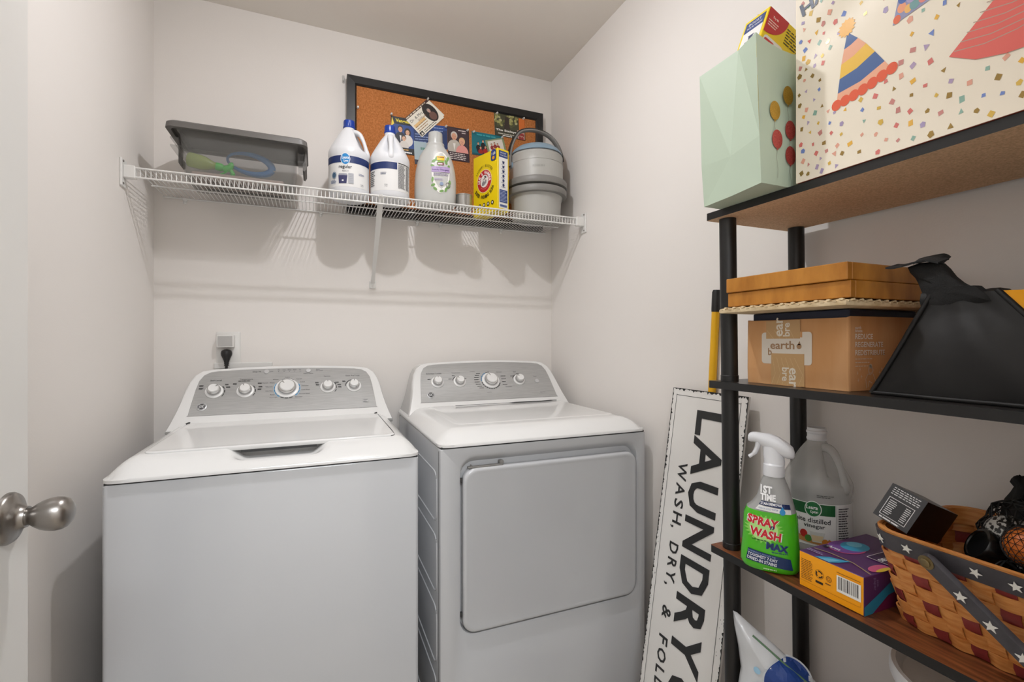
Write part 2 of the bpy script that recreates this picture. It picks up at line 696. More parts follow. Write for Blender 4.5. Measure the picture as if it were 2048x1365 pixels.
def knob(parent, fr, x, y, r, big=False, rot=0.7):
    """white dial with chrome skirt on a raised white ring"""
    c = fr(x, y - r * .35, .006)
    n = (fr(0, 0, 1) - fr(0, 0, 0)).normalized()
    q = n.to_track_quat('Z', 'Y').to_matrix().to_4x4()
    M = Matrix.Translation(c) @ q
    bm = BM()
    lathe(bm, [(0, 0), (r * 1.45, 0), (r * 1.42, .0035), (r * 1.25, .005), (0, .005)], seg=36, M=M)
    k = obj('dial', bm, ENPLAST, parent, smooth=35)
    bm = BM()
    lathe(bm, [(0, .004), (r * 1.12, .004), (r * 1.10, .012), (r * 1.02, .0175), (r * .93, .0195), (r * .8, .0195), (0, .0195)], seg=36, M=M)
    obj('dial_skirt', bm, CHROME, k, smooth=35)
    bm = BM()
    lathe(bm, [(0, .018), (r * .86, .018), (r * .86, .0225), (r * .78, .025), (0, .0255)], seg=36, M=M)
    box(bm, -.0011, .0011, r * .45, r * .8, .0245, .0262, M=M @ Matrix.Rotation(rot, 4, 'Z'), mi=1)
    obj('dial_cap', bm, [ENTOP, GREYDK], k, smooth=35)
    return k


def ge_badge(parent, fr, x, y):
    c = fr(x, y, .006)
    n = (fr(0, 0, 1) - fr(0, 0, 0)).normalized()
    M = Matrix.Translation(c) @ n.to_track_quat('Z', 'Y').to_matrix().to_4x4()
    bm = BM()
    lathe(bm, [(0, 0), (.0145, 0), (.0145, .002), (.0125, .003), (0, .003)], seg=28, M=M)
    b = obj('badge', bm, mat('satin_silver', 'c9c9c9', .3, .3), parent, smooth=30)
    f2 = lambda a, b_, d: fr(x + a, y + b_, .009 + d)
    p = Pr(f2)
    p.ell(0, 0, .0117, .0117, '3a3a3a')
    p.ring(0, 0, .0095, .0102, 'd0d0d0')
    for a in (45, 135, 225, 315):
        p.ring(.0092 * math.cos(math.radians(a)), .0092 * math.sin(math.radians(a)), .0014, .002, 'd0d0d0', n=10)
    p.text('GE', 0, -.0042, .0085, 'e6e6e6', shear=.25, w=.0135, bold=.02)
    p.build('badge_lettering', b)


# ---- washer
WX0, WX1, WYF = -.427, .259, 1.283
w = thing('washing_machine', 'white top-loading washing machine with a handle scoop in its lid front', 'washing machine', ((WX0 + WX1) / 2, 1.6, 0))
bm = BM()
ring = lambda z, i: [(p[0], p[1], z) for p in rrect(WX0 + i, WX1 - i, WYF + i, 1.955 - i, .012, 4)]
loft(bm, [ring(.02, .002), ring(.022, 0), ring(.893, 0), ring(.896, .002)])
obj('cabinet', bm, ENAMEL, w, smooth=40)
obj('seam_shade_strip', bx(WX0 + .004, WX1 - .004, WYF + .004, 1.95, .8955, .9005), ENDARK, w)  # dark strip colours in the shade of the seam gap
for sx in (WX0 + .05, WX1 - .05):
    for sy in (WYF + .06, 1.9):
        bm = BM()
        lathe(bm, [(0, 0), (.02, 0), (.02, .012), (.01, .014), (.01, .022), (0, .022)], sx, sy, 0, 16)
        obj('foot', bm, PLUGB, w, smooth=30)
WC = (WX0 + WX1) / 2


def dent(x, y):
    return .030 * sst(.122, .070, abs(x - WC)) * sst(1.296, 1.338, y) * sst(1.392, 1.378, y)


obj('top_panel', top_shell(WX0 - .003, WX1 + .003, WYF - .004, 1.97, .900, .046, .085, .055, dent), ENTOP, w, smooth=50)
# lid: rounded plate with sloping front edge
bm = BM()
lx0, lx1, ly0, ly1 = -.372, .207, 1.349, 1.792


def lidring(i, z, dz=0):
    return [(p[0], p[1], z) for p in rrect(lx0 + i, lx1 - i, ly0 + i, ly1 - i * .5, .022, 5)]


loft(bm, [lidring(.004, .938), lidring(.002, .940), lidring(0, .9475), lidring(.0015, .9495), lidring(.004, .9502), lidring(.008, .9498), lidring(.03, .9494)])
obj('lid', bm, ENTOP, w, smooth=60)
bm = BM()
for x in (lx0 + .004, lx1 - .004):
    tube(bm, spline([(x - .006, 1.764, .950), (x, 1.768, .952), (x + .003, 1.775, .951), (x + .008, 1.777, .951)], 3), .0024, 6)
obj('lid_hinge', bm, ENDARK, w)
obj('handle_gap', bx(WC - .088, WC + .088, 1.3535, 1.376, .9315, .9385), ENDARK, w)
bm = BM()
tube(bm, spline([(lx1 + .0012, 1.77, .9468), (lx1 + .0012, 1.6, .9468), (lx1 + .0012, 1.385, .9464), (lx1 - .012, 1.352, .9464)], 4), .0011, 6)
obj('lid_gap', bm, ENDARK, w)
fr, pan = console(w, WC + 0.0, 1.79, .967, .11, .136)
for x, y, r, ro in ((-.227, .0969, .0185, -.9), (-.1355, .0948, .0185, .4), (-.007, .1028, .027, .8), (.126, .0994, .0175, 0), (.2163, .1004, .0175, 0)):
    knob(pan, fr, x, y, r, rot=ro)
for x, y in ((-.0754, .1667), (.0606, .1675)):
    c = fr(x, y, .006)
    M = Matrix.Translation(c) @ (fr(0, 0, 1) - fr(0, 0, 0)).to_track_quat('Z', 'Y').to_matrix().to_4x4()
    bm = BM()
    lathe(bm, [(0, 0), (.0088, 0), (.0085, .003), (.007, .0042), (0, .0045)], seg=24, M=M)
    obj('push_button', bm, mat('satin_silver', 'c9c9c9', .3, .3), pan, smooth=35)
ge_badge(pan, fr, -.2557, .0322)
p = Pr(lambda a, b, d: fr(a, b, .0062 + d))
G = '2e2e2e'
p.text('Soil Level', -.2263, .132, .0062, G)
p.text('Temperature', -.1362, .1325, .0068, G)
p.text('Options', .124, .1375, .0062, G)
p.text('Stain PreTreat', .2133, .138, .006, G)
p.text('Deep Fill', -.106, .164, .0066, G, shear=.2)
p.text('Start / Pause', .0606, .1535, .0045, G)
p.line([(-.065, .1667), (-.054, .1667)], .001, G)
for i, s in enumerate(('Fill', 'Soak', 'Wash', 'Rinse', 'Spin')):
    p.text(s, -.037 + i * .0175, .1715, .0036, G)
    p.ell(-.037 + i * .0175, .1665, .0012, .0012, G, 8)
p.text('Power', .087, .171, .0036, G, 'L')
p.text('Lid Locked', .087, .1655, .0036, G, 'L')
cx, cy = -.007, .093
p.ring(cx, cy, .0345, .0365, '2d8fc4', 190, 250, 12)
for a0, a1, c in ((148, 238, '2c7fb2'), (-48, 30, '2c7fb2'), (240, 300, '333333'), (60, 120, '333333')):
    n = max(2, int((a1 - a0) / 18))
    for k in range(n):
        b0 = a0 + (a1 - a0) * k / n
        p.ring(cx, cy, .0385, .0415, c, b0, b0 + (a1 - a0) / n - 4, 4)
p.ring(cx, cy, .042, .0428, 'a6d8f0', 148, 238, 16)
p.ring(cx, cy, .042, .0428, 'a6d8f0', -48, 30, 16)
for i, s in enumerate(('Whites', 'Towels / Sheets', 'Bulky Items', 'Deep Clean', 'Rinse', 'Drain & Spin')):
    a = math.radians((128, 150, 172, 193, 214, 236)[i])
    p.text(s, cx + .047 * math.cos(a) - (0 if i < 5 else .004), cy + .047 * math.sin(a), .0042, G, 'R')
for i, s in enumerate(('Casuals', 'Colors', 'Delicates', 'Cold Wash', 'Normal Wash', 'Speed Wash')):
    a = math.radians((52, 31, 9, -12, -34, -56)[i])
    p.text(s, cx + .047 * math.cos(a), cy + .047 * math.sin(a), .0042, G, 'L')
p.text('Colors', cx, .1385, .004, G)
for x, y, side in ((-.227, .09, 1), (-.1355, .088, 1), (.126, .092, 1), (.2163, .093, -1)):
    for k in range(3):
        a0 = 20 - 30 * k if side > 0 else 110 + 22 * k
        p.ring(x, y, .029, .0315, '333333', a0, a0 + 22, 4)
for x, y in ((-.266, .114), (-.266, .103), (-.192, .117), (-.188, .106), (-.169, .118), (-.094, .118), (-.091, .104), (-.093, .093), (.09, .113), (.092, .104),
             (.158, .112), (.165, .102), (.167, .092), (.182, .116)):
    p.lines(x - .006, y - .003, x + .007, y + .003, 2, G, .6, 2)
p.rect(.244, .022, .262, .035, '8a8a88')
p.rect(.2448, .0228, .2612, .0342, 'b9b8b6')
p.lines(.246, .023, .26, .034, 2, G, .4, 2)
p.lines(-.160, .1265, -.116, .131, 1, G, .5, 5)
p.build('panel_print', pan)

# ---- dryer
DX0, DX1, DYF = .315, 1.001, 1.272
d = thing('clothes_dryer', 'white front-loading clothes dryer with a large square door, beside the right wall', 'dryer', ((DX0 + DX1) / 2, 1.6, 0))
bm = BM()
n5 = 5
def xz(pts, y):
    return [(a, y, b) for a, b in pts]
O0 = rrect(DX0 + .006, DX1 - .006, .02, .912, .004, n5)
hole = rrect(.366, .974, .380, .892, .048, n5)
h2 = rrect(.372, .968, .386, .884, .044, n5)
h3 = rrect(.378, .964, .390, .868, .038, n5)
back = rrect(DX0, DX1, .02, .912, .004, n5)
mid = rrect(DX0 + .0015, DX1 - .0015, .02, .912, .004, n5)
loft(bm, [xz(back, 1.955), xz(back, DYF + .008), xz(mid, DYF + .003), xz(O0, DYF), xz(hole, DYF), xz(h2, DYF + .004), xz(h3, DYF + .024)], True, True)
bmesh.ops.recalc_face_normals(bm, faces=bm.faces[:])
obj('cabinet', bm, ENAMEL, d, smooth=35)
obj('seam_shade_strip', bx(DX0 + .004, DX1 - .004, DYF + .004, 1.95, .9105, .9175), ENDARK, d)  # dark fill painted into the shaded gap below the dryer top
bm = BM()
tube(bm, [(DX0 - .0004, DYF + .017, .03), (DX0 - .0004, DYF + .017, .905)], .0007, 6)
obj('panel_seam', bm, ENDARK, d)
for sx in (DX0 + .05, DX1 - .05):
    for sy in (DYF + .06, 1.9):
        bm = BM()
        lathe(bm, [(0, 0), (.02, 0), (.02, .012), (.01, .014), (.01, .022), (0, .022)], sx, sy, 0, 16)
        obj('foot', bm, PLUGB, d, smooth=30)
obj('top_panel', top_shell(DX0 - .002, DX1 + .002, DYF - .004, 1.97, .9165, .042, .075, .06), ENTOP, d, smooth=50)
# raised inner field on the dryer top
bm = BM()
tr = lambda i, z: [(p[0], p[1], z) for p in rrect(.385 + i, .955 - i, 1.375 + i, 1.79, .03, 5)]
loft(bm, [tr(0, .9578), tr(.004, .9592), tr(.012, .9594)])
obj('top_field', bm, ENTOP, d, smooth=60)
bm = BM()
pts = spline([(.50, 1.776, .9606), (.66, 1.776, .9608), (.80, 1.775, .9610), (.86, 1.772, .9612), (.905, 1.778, .9614), (.94, 1.779, .9610)], 5)
tube(bm, pts, [.0008] * 8 + [.002] * (len(pts) - 12) + [.0012] * 4, 6)
obj('console_gap', bm, ENDARK, d)
# door slab with rounded rim
bm = BM()
def ds(i, y, r=.036):
    return xz(rrect(.380 + i, .962 - i, .393 + i, .853 - i, r, 6), y)
loft(bm, [ds(.004, DYF + .02), ds(0, DYF + .016), ds(0, DYF + .001), ds(.0015, DYF - .0035), ds(.005, DYF - .006), ds(.009, DYF - .0062), ds(.013, DYF - .0055), ds(.016, DYF - .005)])
bmesh.ops.recalc_face_normals(bm, faces=bm.faces[:])
door_d = obj('door', bm, ENAMEL, d, smooth=50)
bm = BM()
box(bm, .395, .50, DYF + .0, DYF + .014, .852, .857, bev=.001)
obj('finger_slot', bm, GREYDK, d)
bm = BM()
box(bm, .490, .503, DYF + .002, DYF + .02, .856, .866, bev=.002)
box(bm, .405, .41, DYF + .0, DYF + .02, .853, .860, bev=.002)
obj('latch_tab', bm, GREYDK, d)
for z in (.44, .815):
    bm = BM()
    box(bm, .372, .3795, DYF + .006, DYF + .012, z, z + .012)
    obj('hinge_screw', bm, ENDARK, d)
# embossed shapes on the left side of the dryer
def emb(y0, y1, z0, z1):
    bm = BM()
    pts = rrect(y0, y1, z0, z1, .03, 4)
    pts.append(pts[0])
    tube(bm, [(DX0 - .0002, a, b) for a, b in pts], .0022, 6, cap=False)
    obj('pressed_rib', bm, ENAMEL, d, smooth=60)
for a in ((1.31, 1.60, .70, .84), (1.31, 1.60, .50, .66), (1.31, 1.60, .30, .46), (1.31, 1.60, .10, .26), (1.64, 1.9, .50, .84), (1.64, 1.9, .10, .46)):
    emb(*a)
DC = (DX0 + DX1) / 2 + .004
fr, pan = console(d, DC, 1.80, .9715, .10, .132)
for x, y, r, ro in ((-.216, .0947, .0175, 0), (-.125, .0943, .0175, .9), (.0086, .0990, .026, .5), (.136, .0942, .0175, .9)):
    knob(pan, fr, x, y, r, rot=ro)
c = fr(.2167, .0791, .006)
M = Matrix.Translation(c) @ (fr(0, 0, 1) - fr(0, 0, 0)).to_track_quat('Z', 'Y').to_matrix().to_4x4()
bm = BM()
lathe(bm, [(0, 0), (.010, 0), (.0095, .003), (.008, .0042), (0, .0045)], seg=24, M=M)
obj('push_button', bm, mat('satin_silver', 'c9c9c9', .3, .3), pan, smooth=35)
ge_badge(pan, fr, -.250, .0314)
p = Pr(lambda a, b, d_: fr(a, b, .0062 + d_))
p.text('Extended Tumble', -.224, .1275, .006, G)
p.text('Temperature', -.134, .1275, .006, G)
p.text('Signal', .1247, .126, .006, G)
p.text('Start', .214, .100, .005, G)
p.text('Sensor Dry', .228, .020, .005, G)
p.text('Cottons', -.052, .134, .0045, G, 'R')
p.text('Delicates', .042, .128, .0045, G, 'L')
p.text('Timed Dry', -.01, .031, .0045, G)
p.text('Dewrinkle', .068, .055, .0045, G, 'L')
cx, cy = .0086, .090
for a0, a1, c in ((118, 185, '2c7fb2'), (190, 345, '333333'), (90, 116, '333333')):
    n = max(2, int((a1 - a0) / 13))
    for k in range(n):
        b0 = a0 + (a1 - a0) * k / n
        p.ring(cx, cy, .0385, .0420, c, b0, b0 + (a1 - a0) / n - 4, 4)
for k in range(8):
    a = math.radians(135 + k * 13)
    p.lines(cx + .049 * math.cos(a) - .022, cy + .049 * math.sin(a) - .0015, cx + .049 * math.cos(a), cy + .049 * math.sin(a) + .002, 1, G, .7, 2)
for k in range(4):
    p.lines(cx + .048, .108 - k * .014, cx + .07, .111 - k * .014, 1, G, .7, 2)
for x, y in ((-.246, .104), (-.162, .102), (-.145, .118), (-.098, .103), (.107, .108), (.137, .119)):
    p.lines(x - .007, y - .0015, x + .007, y + .0015, 1, G, .7, 2)
for x in (-.125, .136):
    p.ring(x, .088, .027, .0295, '333333', 120, 165, 6)
p.build('panel_print', pan)

# ------------------------------------------------------------------ back wall: outlet, box, plug
t = thing('wall_outlet', 'white outlet plate on the back wall above the washer', 'outlet', (-.296, YB, 1.21))
bm = BM()
oy = YB
loft(bm, [xz(rrect(-.334, -.256, 1.115, 1.244, .004, 3), oy), xz(rrect(-.334, -.256, 1.115, 1.244, .004, 3), oy - .004),
          xz(rrect(-.331, -.259, 1.118, 1.241, .004, 3), oy - .006)])
bmesh.ops.recalc_face_normals(bm, faces=bm.faces[:])
obj('cover_plate', bm, DOORP, t, smooth=30)
ad = thing('plug_in_adapter', 'square grey-faced plug-in adapter in the upper socket of the outlet', 'adapter', (-.302, YB - .006, 1.21))
bm = BM()
box(bm, -.329, -.274, YB - .035, YB - .006, 1.187, 1.232, bev=.003, seg=2)
obj('housing', bm, DOORP, ad, smooth=30)
obj('front_face', bx(-.3245, -.2785, YB - .0362, YB - .0345, 1.191, 1.228, bev=.0006), mat('adapter_grey', 'b7b5b2', .5), ad)
pl = thing('power_plug', 'black power plug with cord hanging behind the washer', 'plug', (-.298, YB - .02, 1.17))
bm = BM()
lathe(bm, [(0, .0), (.008, .001), (.0165, .006), (.0185, .014), (.0175, .022), (.0120, .034), (.0085, .044), (.0065, .052), (.006, .06), (0, .06)],
      seg=20, M=Matrix.Translation((-.2985, YB - .024, 1.180)) @ Matrix.Rotation(PI, 4, 'X'))
obj('plug_body', bm, PLUGB, pl, smooth=40)
bm = BM()
for k in range(4):
    lathe(bm, [(0, 0), (.0082, 0), (.0082, .003), (0, .003)], -.2985, YB - .024, 1.120 + .006 * k, 12)
obj('strain_relief', bm, PLUGB, pl)
bm = BM()
tube(bm, spline([(-.2985, YB - .024, 1.125), (-.299, YB - .022, 1.10), (-.295, YB - .016, 1.06), (-.28, YB - .018, .95), (-.29, YB - .018, .8)]), .0045, 8)
obj('cord', bm, PLUGB, pl, smooth=60)
t = thing('washer_outlet_box', 'white recessed water box frame on the back wall behind the washer console', 'outlet box', (-.245, YB, 1.10))
bm = BM()
box(bm, -.341, -.150, YB - .008, YB, 1.108, 1.130, bev=.002)
box(bm, -.341, -.324, YB - .006, YB, 0.95, 1.108, bev=.002)
box(bm, -.167, -.150, YB - .006, YB, 0.95, 1.108, bev=.002)
box(bm, -.341, -.150, YB - .006, YB, 0.93, .95, bev=.002)
obj('box_frame', bm, DOORP, t)
obj('box_interior', bx(-.324, -.167, YB - .002, YB - .0005, .95, 1.108), mat('box_grey', 'a9a6a2', .6), t)
bm = BM()
tube(bm, spline([(-.318, 2.006, 1.098), (-.27, 2.005, 1.101), (-.21, 2.005, 1.104), (-.18, 2.006, 1.09), (-.175, 2.006, .98)]), .0042, 10)
obj('hose', bm, PLUGB, t, smooth=60)

# ------------------------------------------------------------------ wire shelf
DZ = 1.7235      # top of deck
SY = 1.72
ws = thing('wire_shelf', 'long white ventilated wire shelf across the back wall', 'shelf', (0.26, YB, DZ))
r_w = .0014
nw = 118
x0s, x1s = -.4905, 1.000
me = None
for i in range(nw):
    x = x0s + (x1s - x0s) * i / (nw - 1)
    if me is None:
        bm = BM()
        tube(bm, [(0, YB - .004, DZ - r_w), (0, 1.87, DZ - r_w), (0, SY + .004, DZ - r_w), (0, SY + .0005, DZ - .003), (0, SY, DZ - .007), (0, SY, DZ - .031)], r_w, 6, up=(1, 0, 0))
        M0 = rootmat(ws)
        bmesh.ops.translate(bm, vec=(ws.location.x, 0, 0), verts=bm.verts[:])
        o = obj('deck_wire', bm, WIREW, ws, smooth=60)
        me = o.data
        o.location.x = x - ws.location.x
    else:
        o = bpy.data.objects.new('deck_wire', me)
        o.parent = ws
        o.location.x = x - ws.location.x
        link(o)
for y, z, r in ((SY - .0025, DZ - .0035, .003), (SY - .0025, DZ - .031, .003), (1.885, DZ - .0055, .0026), (YB - .006, DZ - .0055, .0028)):
    bm = BM()
    tube(bm, [(x0s - .004, y, z), (x1s + .004, y, z)], r, 8, up=(0, 0, 1))
    obj('shelf_rail', bm, WIREW, ws, smooth=60)
for s, xw, xr in ((1, XL, x0s), (-1, XR, x1s)):
    bm = BM()
    a, b = sorted((xw, xw + s * .006))
    box(bm, a, b, 1.700, 1.742, DZ - .062, DZ + .020, bev=.002)
    a, b = sorted((xw + s * .005, xr + s * .002))
    box(bm, a, b, 1.710, 1.732, DZ - .036, DZ + .002, bev=.0025)
    e = obj('end_bracket', bm, WIREW, ws)
    bm = BM()
    for z in (DZ + .012, DZ - .053):
        lathe(bm, [(0, 0), (.0035, 0), (.003, .002), (0, .0025)], seg=12, M=Matrix.Translation((xw + s * .006, 1.712, z)) @ Matrix.Rotation(s * PI / 2, 4, 'Y'))
    obj('screw', bm, NICKEL, e)
bm = BM()
# diagonal brace, a flat bar folded at its ends
tp, bt = V((.213, SY - .004, DZ - .006)), V((.217, YB - .008, 1.448))
dr = (bt - tp).normalized()
sd = V((1, 0, 0))
nn = dr.cross(sd).normalized()
rings = []
for k, (q, hw, th) in enumerate(((0, .009, .003), (.12, .010, .003), (.5, .0085, .003), (.88, .0065, .003), (1.0, .009, .0025))):
    c = tp.lerp(bt, q)
    rings.append([c + sd * hw + nn * th, c - sd * hw + nn * th, c - sd * hw - nn * th, c + sd * hw - nn * th])
loft(bm, rings)
box(bm, .204, .230, YB - .008, YB, 1.425, 1.455, bev=.002)
lathe(bm, [(0, 0), (.004, 0), (.003, .0025), (0, .003)], seg=12, M=Matrix.Translation((.217, YB - .008, 1.433)) @ Matrix.Rotation(PI / 2, 4, 'X'))
tube(bm, [(.213, SY - .004, DZ - .006), (.213, SY - .006, DZ + .001)], .006, 8)
bmesh.ops.recalc_face_normals(bm, faces=bm.faces[:])
obj('support_brace', bm, WIREW, ws)
for x in (-.43, .02, .40, .50, .78):
    bm = BM()
    box(bm, x - .007, x + .007, YB - .012, YB, DZ - .014, DZ - .002, bev=.002)
    box(bm, x - .005, x + .005, YB - .008, YB, DZ - .024, DZ - .012, bev=.002)
    obj('wall_clip', bm, WIREW, ws)
SZ = DZ + .0005

# ------------------------------------------------------------------ cork board with cards
BY = 1.985
t = thing('cork_board', 'black framed cork board standing on the wire shelf against the wall', 'cork board', (.546, 2.0, SZ))
bx0, bx1, bz0, bz1, fw = .116, .977, SZ, 2.266, .036
co = [(bx0, bz0), (bx1, bz0), (bx1, bz1), (bx0, bz1)]
ci = [(bx0 + fw, bz0 + fw), (bx1 - fw, bz0 + fw), (bx1 - fw, bz1 - fw), (bx0 + fw, bz1 - fw)]
cm = [(bx0 + fw - .006, bz0 + fw - .006), (bx1 - fw + .006, bz0 + fw - .006), (bx1 - fw + .006, bz1 - fw + .006), (bx0 + fw - .006, bz1 - fw + .006)]
for k in range(4):
    j = (k + 1) % 4
    bm = BM()
    prof = lambda o, m, i: [(o[0], 2.012, o[1]), (o[0], BY - .003, o[1]), (m[0], BY - .005, m[1]), (i[0], BY + .001, i[1]), (i[0], 2.012, i[1])]
    loft(bm, [prof(co[k], cm[k], ci[k]), prof(co[j], cm[j], ci[j])])
    bmesh.ops.recalc_face_normals(bm, faces=bm.faces[:])
    obj('frame_rail', bm, FRAMEB, t)
obj('cork_panel', bx(bx0 + fw - .004, bx1 - fw + .004, BY + .004, 2.008, bz0 + fw - .004, bz1 - fw + .004), CORK, t)
CY = BY + .004


def card(name, label, corners, draw, lift=.0008, bendz=0, cat='card', base='e8e4da'):
    """corners: TL, TR, BR, BL in (x, z)"""
    TL, TR, BR, BL = corners
    c = ((TL[0] + BR[0]) / 2, CY - lift, (TL[1] + BR[1]) / 2)
    t = thing(name, label, cat, c)
    ex = V((TR[0] - TL[0], 0, TR[1] - TL[1]))
    ey = V((TL[0] - BL[0], 0, TL[1] - BL[1]))
    W, Hh = ex.length, ey.length
    o = V((BL[0], CY - lift - .0004, BL[1]))
    fn = lambda x, y, d: o + ex * (x / W) + ey * (y / Hh) + V((0, -1, 0)) * d
    bm = BM()
    f = [V((q[0], CY - lift, q[1])) for q in corners]
    g = [v + V((0, -.0004, 0)) for v in f]
    loft(bm, [f, g])
    bmesh.ops.recalc_face_normals(bm, faces=bm.faces[:])
    obj('card_sheet', bm, ink(base), t)
    p = Pr(fn, eps=.00004, base=.0001)
    draw(p, W, Hh)
    p.build('card_print', t)
    return t


def person(p, x, y, s, skin, hair, top, longhair=False):
    if longhair:
        p.ell(x, y + .002 * s, 1.35 * s, 1.9 * s, hair, 16)
    p.ell(x, y - 3.3 * s, 2.1 * s, 2.4 * s, top, 16)
    p.ell(x, y + .35 * s, 1.02 * s, 1.2 * s, hair, 16)
    p.ell(x, y, .8 * s, 1.05 * s, skin, 16)
    p.ell(x - .3 * s, y + .1 * s, .12 * s, .1 * s, '3a2a22', 8)
    p.ell(x + .3 * s, y + .1 * s, .12 * s, .1 * s, '3a2a22', 8)
    p.ell(x, y - .5 * s, .3 * s, .1 * s, 'b05a50', 8)


def dr_blue(p, W, Hh):
    p.rect(0, 0, W, Hh, '1d3568')
    p.rect(0, Hh * .8, W, Hh, '2a4a8c')
    p.lines(W * .1, Hh * .2, W * .5, Hh * .62, 4, '8fa2cc', .3)
    p.lines(W * .62, Hh * .7, W * .9, Hh * .95, 2, '8fa2cc', .3)


def dr_ltblue(p, W, Hh):
    p.rect(0, 0, W, Hh, 'a9bcc4')
    p.rect(0, 0, W, Hh * .2, '2c3040')
    p.ell(W * .6, Hh * .35, W * .16, Hh * .22, '3c342f')
    p.lines(W * .3, Hh * .62, W * .8, Hh * .8, 1, '5a8a7c', .6)


def dr_vang(p, W, Hh):
    p.rect(0, 0, W, Hh, '17181c')
    p.rect(0, Hh * .15, W, Hh * .8, '24478f')
    p.poly([(0, Hh * .72), (W * .14, Hh * .8), (W * .05, Hh * .98)], 'f0d23a')
    p.text('Vanguard', W * .2, Hh * .83, Hh * .12, 'f2df3a', 'L', bold=.03, w=W * .78)
    person(p, W * .40, Hh * .66, W * .115, 'd9a07c', '2a1e1a', '1f2430')
    p.poly([(W * .36, Hh * .5), (W * .44, Hh * .5), (W * .42, Hh * .3)], 'eeeeee')
    person(p, W * .72, Hh * .60, W * .11, 'e0b090', '241a18', 'e6e0da', True)
    person(p, W * .55, Hh * .42, W * .10, 'e6b898', '50382a', 'dcd6cf')
    p.rect(0, 0, W, Hh * .17, '17181c')
    p.lines(W * .4, Hh * .09, W * .85, Hh * .14, 1, 'cf9c4a', .6, 2)
    p.lines(W * .45, Hh * .02, W * .96, Hh * .07, 1, 'ffffff', .7, 3)


def dr_diamond(p, W, Hh):
    p.rect(0, 0, W, Hh, 'efe9da')
    p.rect(0, Hh * .90, W, Hh, '3a1f1b')
    p.lines(W * .03, Hh * .91, W * .97, Hh * .99, 1, 'd9c9b0', .6, 8)
    p.ell(W * .76, Hh * .52, W * .20, Hh * .42, '1f1512', 28)
    person(p, W * .76, Hh * .6, W * .055, 'caa090', '8e8680', '6e4c40')
    p.text('Dr. & Mrs.', W * .06, Hh * .68, Hh * .12, '2a241f', 'L')
    p.rect(W * .05, Hh * .42, W * .50, Hh * .55, 'e8c084')
    p.text('William', W * .28, Hh * .53, Hh * .10, '8a5a2a', 'L')
    p.lines(W * .06, Hh * .2, W * .55, Hh * .48, 3, 'a07c50', .35)
    p.lines(W * .2, Hh * .03, W * .8, Hh * .18, 2, '4a443c', .35)
    p.rect(W * .02, Hh * .03, W * .15, Hh * .19, '1c1a18')
    p.poly([(W * .03, Hh * .05), (W * .09, Hh * .16), (W * .13, Hh * .07)], 'e8e2d6')


def dr_couple(p, W, Hh):
    p.rect(0, 0, W, Hh, '2c2024')
    p.rect(W * .03, Hh * .28, W * .97, Hh * .97, '3e2c33')
    person(p, W * .30, Hh * .72, W * .15, 'd9a184', 'cfc9c0', 'bfb8ae')
    p.poly([(W * .24, Hh * .52), (W * .36, Hh * .52), (W * .3, Hh * .3)], 'eeeae4')
    person(p, W * .66, Hh * .58, W * .14, 'e3a88c', 'd8b080', 'e59a92', False)
    p.rect(0, 0, W, Hh * .26, '35202a')
    p.lines(W * .08, Hh * .03, W * .95, Hh * .24, 4, 'e6dcd8', .4, 6)
    p.lines(W * .50, Hh * .90, W * .93, Hh * .95, 1, 'd8ccc8', .6, 3)
    p.lines(W * .66, Hh * .84, W * .85, Hh * .88, 1, 'd8ccc8', .6, 1)


def dr_teal(p, W, Hh):
    p.rect(0, 0, W, Hh, '0f6f7c')
    p.ell(W * .45, Hh * .35, W * .33, Hh * .3, '15808a')
    p.ell(W * .45, Hh * .22, W * .3, Hh * .2, '1a2a34')
    for x, y, c in ((.2, .5, '20181c'), (.35, .62, '20181c'), (.5, .55, '20181c'), (.27, .33, 'a01c1c'), (.42, .38, 'b02020'), (.57, .32, '20181c')):
        person(p, W * x, Hh * y, W * .035, 'd8a284', '2c1c18', c)
    p.lines(W * .15, Hh * .82, W * .9, Hh * .95, 1, '3aa0a8', .5, 5)
    p.rect(0, 0, W, Hh * .08, '0c4f5c')


def dr_xmas(p, W, Hh):
    p.rect(0, 0, W, Hh, '8a9870')
    p.rect(W * .1, Hh * .08, W * .9, Hh * .92, 'e6dfd6')
    for x, y in ((.28, .7), (.45, .74), (.6, .66), (.35, .5), (.55, .48)):
        person(p, W * x, Hh * y, W * .045, 'd8a284', '4c3424', '9a3438')


def dr_land(p, W, Hh):
    p.rect(0, 0, W, Hh, '4a4a34')
    for k in range(46):
        p.ell(rnd.uniform(.03, .75) * W, rnd.uniform(.5, .97) * Hh, W * .05, Hh * .06,
              rnd.choice(('a8a468', '8c8a50', '6a6c3c', 'bcb888', '5a5a3a')), 7, rot=rnd.uniform(0, 3))
    p.poly([(W * .3, Hh * .35), (W * .5, Hh * .35), (W * .46, Hh * .9), (W * .36, Hh * .9)], '3a2f28')
    p.rect(W * .8, Hh * .28, W, Hh * .96, 'd9722c')
    p.rect(0, 0, W, Hh * .36, '3e3c2c')
    p.text('The Staleys', W * .03, Hh * .2, Hh * .12, 'f2efe8', 'L', bold=.03, w=W * .68)
    p.lines(W * .1, Hh * .08, W * .7, Hh * .15, 1, 'c9c4b4', .6)
    p.lines(W * .25, Hh * .01, W * .62, Hh * .07, 1, 'f2efe8', .7, 3)
    p.rect(W * .74, Hh * .02, W * .98, Hh * .4, 'c89a8c')
    for x, y in ((.78, .3), (.85, .33), (.92, .3), (.82, .16), (.9, .15)):
        person(p, W * x, Hh * y, W * .02, 'd8a284', '4c3424', '9c2c30')


